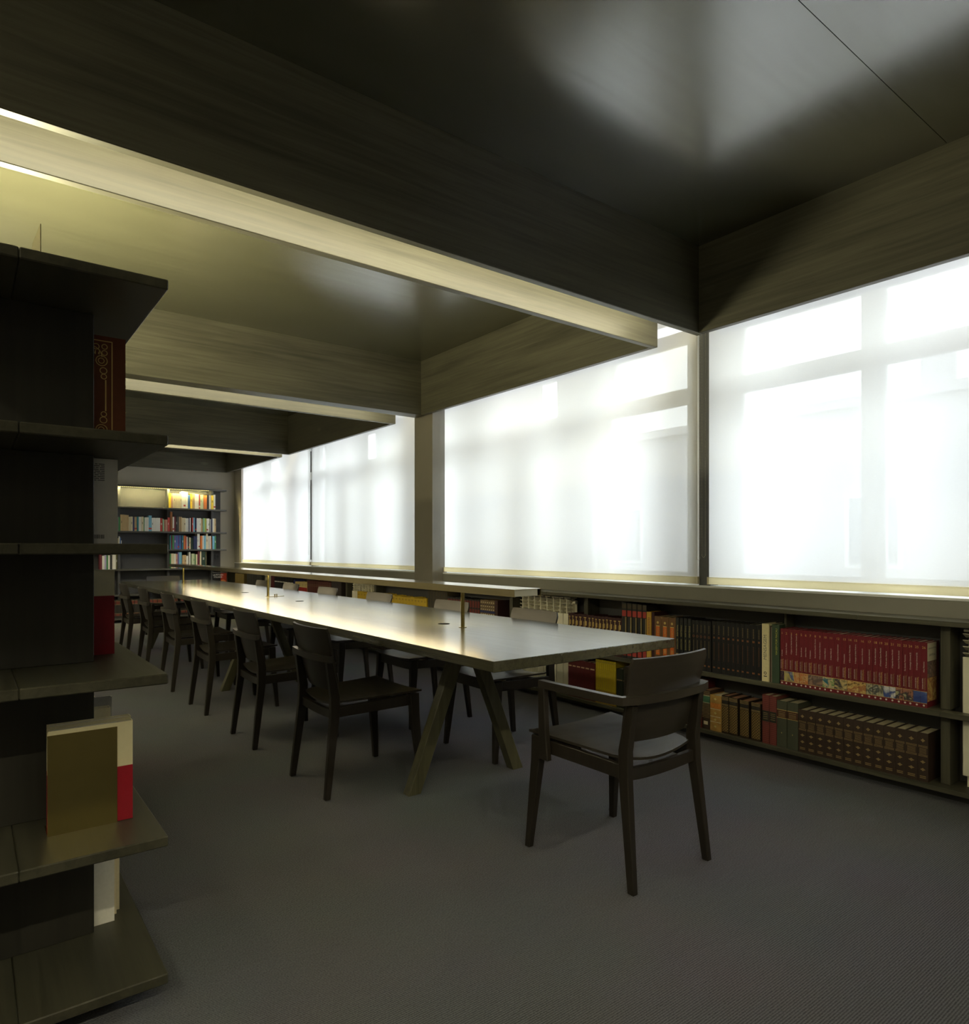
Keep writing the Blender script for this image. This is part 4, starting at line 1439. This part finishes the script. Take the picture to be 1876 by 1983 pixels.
for i, (col, h, xr, wd) in enumerate((('white', .33, .360, .040), ('cream', .325, .372, .014), ('dark', .32, .370, .008), ('cream', .33, .384, .012))):
    y0 = 2.356 + [0, .041, .056, .066][i]
    book('tall %s book, %s from the front on the lowest left shelf' % ('white' if col == 'white' else col + ' slim', ORD[i]), (xr, y0 + wd / 2, NZ[0]), math.pi, wd, h, 0.22,
         cloth('low_' + col, *PAL[col]), (), 'slim books on the lowest left shelf', PAGES_W, 0.001)
be2 = thing('bookend', 'brass bookend standing edge-on on top of the left bookcase', 'bookend', (0.152, 2.12, NZ[5]), math.radians(3.2))
MB().box(-0.001, 0.001, 0.0, 0.15, 0, 0.125).build('plate', BRASS, be2)
MB().box(-0.05, -0.001, 0.02, 0.12, 0.0, 0.0015).build('tongue', BRASS, be2)

# unseen strip added on top of the near bookcase to wash the ceiling
up = thing('added_uplight_strip', 'added warm strip on top of the left bookcase, unseen, giving the ceiling glow', 'strip light', (0.0, 4.0, NZ[5]))
MB().box(-0.03, 0.03, -0.5, 0.5, 0.0, 0.02).build('housing', PANEL, up)
MB().box(-0.022, 0.022, -0.48, 0.48, 0.02, 0.028).build('diffuser', UP_E, up)

# ---------------------------------------------------------------- the long reading table
TX0, TX1 = 1.681, 2.85
TY0, TY1 = 2.137, 10.5
TZ = 0.786
TT = 0.046
tb = thing('reading_table', 'very long dark wood reading table on slanted trestle legs', 'table', ((TX0 + TX1) / 2, (TY0 + TY1) / 2, 0))
tcx, tcy = (TX0 + TX1) / 2, (TY0 + TY1) / 2


def tpart(name, mat, x0, x1, y0, y1, z0, z1, bevel=0.002):
    return box(name, mat, x0 - tcx, x1 - tcx, y0 - tcy, y1 - tcy, z0, z1, tb, bevel)


tpart('tabletop', W_TABLE, TX0, TX1, TY0, TY1, TZ - TT, TZ, 0.0025)
tpart('rail', W_LEG, tcx - 0.22, tcx - 0.16, TY0 + 0.5, TY1 - 0.5, TZ - TT - 0.05, TZ - TT, 0)
tpart('rail', W_LEG, tcx + 0.16, tcx + 0.22, TY0 + 0.5, TY1 - 0.5, TZ - TT - 0.05, TZ - TT, 0)


def slant_leg(xf, xt, y):
    za, zb_ = 0.0, TZ - TT
    hw, hd = 0.036, 0.029
    MB().loft([[(xf - hw - tcx, y - hd - tcy, za), (xf + hw - tcx, y - hd - tcy, za), (xf + hw - tcx, y + hd - tcy, za), (xf - hw - tcx, y + hd - tcy, za)],
               [(xt - hw - tcx, y - hd - tcy, zb_), (xt + hw - tcx, y - hd - tcy, zb_), (xt + hw - tcx, y + hd - tcy, zb_), (xt - hw - tcx, y + hd - tcy, zb_)]]).build('leg', W_LEG, tb, 0.002)


for y in (2.94, 6.08, 9.2):
    slant_leg(1.785, 2.085, y)
    slant_leg(2.465, 2.165, y)
for y in (3.40, 5.64, 7.1):
    MB().cyl((2.29 - tcx, y - tcy, TZ - 0.002), (2.29 - tcx, y - tcy, TZ + 0.0012), 0.036, 24).build('cable_port', flat('port_black', (0.008, 0.008, 0.008), 1.0, spec=0.0), tb)

# brass lamp along the table
lx, ly0, ly1 = 2.28, 2.616, 10.02
lp = thing('table_lamp', 'long brass bar lamp on thin stems down the table centre', 'lamp', (lx, 6.39, TZ))
hw = 0.0915
zl0, zl1 = 0.210, 0.2485
a, b = ly0 - 6.39, ly1 - 6.39
mb = MB()
mb.box(-hw, hw, a, b, zl1 - 0.002, zl1).box(-hw, -hw + 0.002, a, b, zl0, zl1 - 0.002).box(hw - 0.002, hw, a, b, zl0, zl1 - 0.002)
mb.build('channel', BRASS, lp)
MB().box(-hw + 0.002, hw - 0.022, a + 0.004, a + 0.03, zl0 + 0.002, zl1 - 0.002).build('end_diffuser', HEM, lp)
MB().box(hw - 0.022, hw - 0.002, a + 0.03, a + 0.034, zl0 + 0.002, zl1 - 0.002).build('glow_stop', POST, lp)  # dark cap added to block the glow inside the channel
MB().box(-hw + 0.01, hw - 0.026, a + 0.6, b - 0.6, zl0 + 0.012, zl0 + 0.018).build('diffuser', LAMP_E, lp)
MB().box(-hw + 0.002, -hw + 0.010, a, b, zl0, zl0 + 0.0015).box(hw - 0.010, hw - 0.002, a, b, zl0, zl0 + 0.0015).build('channel_lip', BRASS, lp)
for y in (3.19, 6.39, 9.585):
    MB().cyl((0, y - 6.39, 0.001), (0, y - 6.39, zl1 - 0.003), 0.0115, 18).build('stem', BRASS_DULL, lp, smooth=True)
    MB().cyl((0, y - 6.39, 0.0), (0, y - 6.39, 0.003), 0.023, 20).build('base_ring', BRASS_DULL, lp, smooth=True)
tr = thing('brass_tray', 'small brass plate lying by the middle lamp stem', 'tray', (2.335, 6.36, TZ), math.radians(8))
MB().box(-0.075, 0.075, -0.04, 0.04, 0.0, 0.004).build('plate', BRASS, tr, 0.001)
MB().cyl((0.0, 0.0, 0.004), (0, 0, 0.022), 0.006, 10).cyl((0.025, 0.01, 0.004), (0.025, 0.01, 0.022), 0.006, 10).build('peg', BRASS, tr)

# ---------------------------------------------------------------- chairs
SEAT_Z = 0.485


def curved_sheet(fn, nu, nv, th_fn):
    """Closed shell from a point function fn(u, v) and a thickness vector function."""
    mb = MB()
    top, bot = [], []
    for i in range(nu + 1):
        for j in range(nv + 1):
            u, v = i / nu, j / nv
            p = Vector(fn(u, v))
            n = Vector(th_fn(u, v))
            top.append(p)
            bot.append(p + n)
    k = nv + 1
    N_ = len(top)
    f = []
    for i in range(nu):
        for j in range(nv):
            q = (i * k + j, (i + 1) * k + j, (i + 1) * k + j + 1, i * k + j + 1)
            f.append(q)
            f.append(tuple(N_ + x for x in reversed(q)))
    for i in range(nu):
        for j in (0, nv):
            a_, b_ = i * k + j, (i + 1) * k + j
            f.append((a_, N_ + a_, N_ + b_, b_) if j == 0 else (b_, N_ + b_, N_ + a_, a_))
    for j in range(nv):
        for i in (0, nu):
            a_, b_ = i * k + j, i * k + j + 1
            f.append((b_, N_ + b_, N_ + a_, a_) if i == 0 else (a_, N_ + a_, N_ + b_, b_))
    return mb.add(top + bot, f)


def chair_parts():
    P = []
    # seat: thin moulded sheet, dished, narrower at the back, rounded corners
    def seat(u, v):
        y = -0.205 + 0.475 * v
        e = 1.0
        if v < 0.12:
            e = 1 - 0.10 * (1 - v / 0.12) ** 2
        hw_ = (0.205 + 0.045 * v) * e
        x = (2 * u - 1) * hw_
        z = SEAT_Z - 0.026 * (1 - (2 * u - 1) ** 2) * (1 - 0.6 * v) - 0.012 * (1 - v)
        return (x, y, z)
    P.append(('seat', curved_sheet(seat, 10, 10, lambda u, v: (0, 0, -0.010)).mesh('seat', smooth=True), W_CHAIRH))

    # backrest: bowed, leaning back, rounded corners
    def back(u, v):
        s = 2 * u - 1
        z = 0.520 + 0.322 * v
        e = 1.0
        if v > 0.88:
            e = 1 - 0.07 * ((v - 0.88) / 0.12) ** 2
        if v < 0.15:
            e = 1 - 0.12 * ((0.15 - v) / 0.15) ** 2
        x = s * (0.196 + 0.036 * v) * e
        y = -0.190 - 0.075 * v - 0.030 * (1 - s * s)
        return (x, y, z)
    P.append(('backrest', curved_sheet(back, 10, 12, lambda u, v: (0, 0.011, 0.002)).mesh('backrest', smooth=True), W_CHAIRH))
    for s in (-1, 1):
        # rear leg: straight foot, kink at the seat, then leaning back to the rail
        def ring(x, y, z, wx, wy):
            return [(x - wx / 2, y - wy / 2, z), (x + wx / 2, y - wy / 2, z), (x + wx / 2, y + wy / 2, z), (x - wx / 2, y + wy / 2, z)]
        P.append(('leg', MB().loft([ring(s * 0.224, -0.262, 0, 0.026, 0.030), ring(s * 0.206, -0.215, 0.40, 0.032, 0.046), ring(s * 0.203, -0.212, 0.50, 0.032, 0.048),
                                    ring(s * 0.199, -0.240, 0.672, 0.030, 0.034)]).mesh('leg', 0.003), W_CHAIR))
        # front leg, tapering downwards
        P.append(('leg', MB().loft([ring(s * 0.258, 0.262, 0, 0.026, 0.028), ring(s * 0.236, 0.232, 0.36, 0.036, 0.050), ring(s * 0.234, 0.228, 0.468, 0.036, 0.054)]).mesh('leg', 0.003), W_CHAIR))
        P.append(('side_rail', MB().loft([ring(0, 0, 0, 0, 0)] if False else [
            [(s * 0.206 - 0.011, -0.20, 0.395), (s * 0.206 + 0.011, -0.20, 0.395), (s * 0.206 + 0.011, -0.20, 0.448), (s * 0.206 - 0.011, -0.20, 0.448)],
            [(s * 0.234 - 0.011, 0.215, 0.408), (s * 0.234 + 0.011, 0.215, 0.408), (s * 0.234 + 0.011, 0.215, 0.463), (s * 0.234 - 0.011, 0.215, 0.463)]]).mesh('side_rail', 0.002), W_CHAIR))
        P.append(('seat_spacer', MB().box(s * 0.205 - 0.008, s * 0.205 + 0.008, 0.02, 0.10, 0.420, 0.470).mesh('seat_spacer'), W_CHAIR))
    P.append(('front_rail', MB().box(-0.222, 0.222, 0.215, 0.240, 0.400, 0.455).mesh('front_rail', 0.002), W_CHAIR))
    mbr = MB()
    rings = []
    for i in range(9):
        a_ = -1 + 2 * i / 8
        y, z = -0.215 + 0.02 * (1 - a_ * a_), 0.415 - 0.02 * (1 - a_ * a_)
        rings.append([(a_ * 0.200, y - 0.011, z - 0.022), (a_ * 0.200, y + 0.011, z - 0.022), (a_ * 0.200, y + 0.011, z + 0.022), (a_ * 0.200, y - 0.011, z + 0.022)])
    P.append(('rear_rail', mbr.loft(rings).mesh('rear_rail', smooth=True), W_CHAIR))
    return P


def back_rail(arms):
    """Bent rail behind the backrest; with arms it runs on round to the front posts."""
    rings = []
    def ring(x, y, nx, ny, z=0.692, t_=0.026, h_=0.030):
        return [(x - nx * t_ / 2, y - ny * t_ / 2, z - h_ / 2), (x + nx * t_ / 2, y + ny * t_ / 2, z - h_ / 2),
                (x + nx * t_ / 2, y + ny * t_ / 2, z + h_ / 2), (x - nx * t_ / 2, y - ny * t_ / 2, z + h_ / 2)]
    pts = []
    for i in range(13):
        a_ = -1 + 2 * i / 12
        pts.append((a_ * (0.236 if not arms else 0.235), -0.247 - 0.028 * (1 - a_ * a_)))
    if arms:
        left = [(-0.262, 0.185), (-0.262, 0.06), (-0.258, -0.10), (-0.254, -0.20), (-0.248, -0.235)]
        right = [(-x, y) for x, y in reversed(left)]
        pts = left + pts[1:-1] + right
    for i, (x, y) in enumerate(pts):
        p0, p1 = pts[max(0, i - 1)], pts[min(len(pts) - 1, i + 1)]
        dx, dy = p1[0] - p0[0], p1[1] - p0[1]
        l = math.hypot(dx, dy)
        rings.append(ring(x, y, -dy / l, dx / l, t_=0.030 if arms else 0.024))
    return MB().loft(rings).mesh('back_rail', 0.0, smooth=True)


CP = chair_parts()
RAIL, ARMRAIL = back_rail(False), back_rail(True)


def make_chair(label, loc, rotz, group=None, arms=False):
    t = thing('armchair' if arms else 'dining_chair', label, 'armchair' if arms else 'chair', loc, rotz, group)
    for nm, me, mt in CP:
        link(nm, me, mt, t)
    link('arm_rail' if arms else 'back_rail', ARMRAIL if arms else RAIL, W_CHAIRH, t)
    if arms:
        for s in (-1, 1):
            def ring(x, y, z, wx, wy):
                return [(x - wx / 2, y - wy / 2, z), (x + wx / 2, y - wy / 2, z), (x + wx / 2, y + wy / 2, z), (x - wx / 2, y + wy / 2, z)]
            MB().loft([ring(s * 0.258, 0.165, 0.385, 0.026, 0.060), ring(s * 0.260, 0.168, 0.50, 0.026, 0.044), ring(s * 0.262, 0.172, 0.690, 0.028, 0.036)]).build('arm_post', W_CHAIR, t, 0.004)
    return t


make_chair('dark wooden armchair with curved arms at the near end of the table', (2.118, 1.865, 0), 0.0, None, True)
for i, y in enumerate((3.346, 4.398, 5.478, 6.53, 7.60, 8.66)):
    make_chair('dark chair on the bookcase side of the table, %s' % ('nearest the camera' if i == 0 else ORD[i] + ' from the camera' if i < 5 else 'farthest visible in its row'),
               (1.671, y, 0), -math.pi / 2 + random.uniform(-0.02, 0.02), 'chairs on the bookcase side')
for i, y in enumerate((3.31, 4.25, 5.39, 6.49, 7.48, 8.42)):
    make_chair('dark chair on the window side of the table, %s' % ('nearest the camera' if i == 0 else ORD[i] + ' from the camera' if i < 5 else 'farthest in its row'),
               (2.68, y, 0), math.pi / 2 + random.uniform(-0.02, 0.02), 'chairs on the window side')
make_chair('dark chair at the far end of the table facing the camera', (2.27, 10.46, 0), math.pi)


# ---------------------------------------------------------------- the remaining small books, joined
bpy.context.view_layer.update()
V_, F_, MI_, SL_ = [], [], [], []
for root in REST:
    for o in [root] + list(root.children):
        n = len(V_)
        mw = o.matrix_world
        V_ += [tuple(mw @ v.co) for v in o.data.vertices]
        idx = []
        for m in o.data.materials:
            if m not in SL_:
                SL_.append(m)
            idx.append(SL_.index(m))
        for p in o.data.polygons:
            F_.append(tuple(n + v for v in p.vertices))
            MI_.append(idx[p.material_index])
for root in REST:
    for o in list(root.children):
        bpy.data.objects.remove(o)
    bpy.data.objects.remove(root)
me = bpy.data.meshes.new('shelved_books')
me.from_pydata(V_, [], F_)
for m in SL_:
    me.materials.append(m)
me.polygons.foreach_set('material_index', MI_)
ob = bpy.data.objects.new('shelved_books', me)
COL.objects.link(ob)
tag(ob, 'many small dim books on the far and lower shelves beyond the table', 'books')
ob['kind'] = 'stuff'
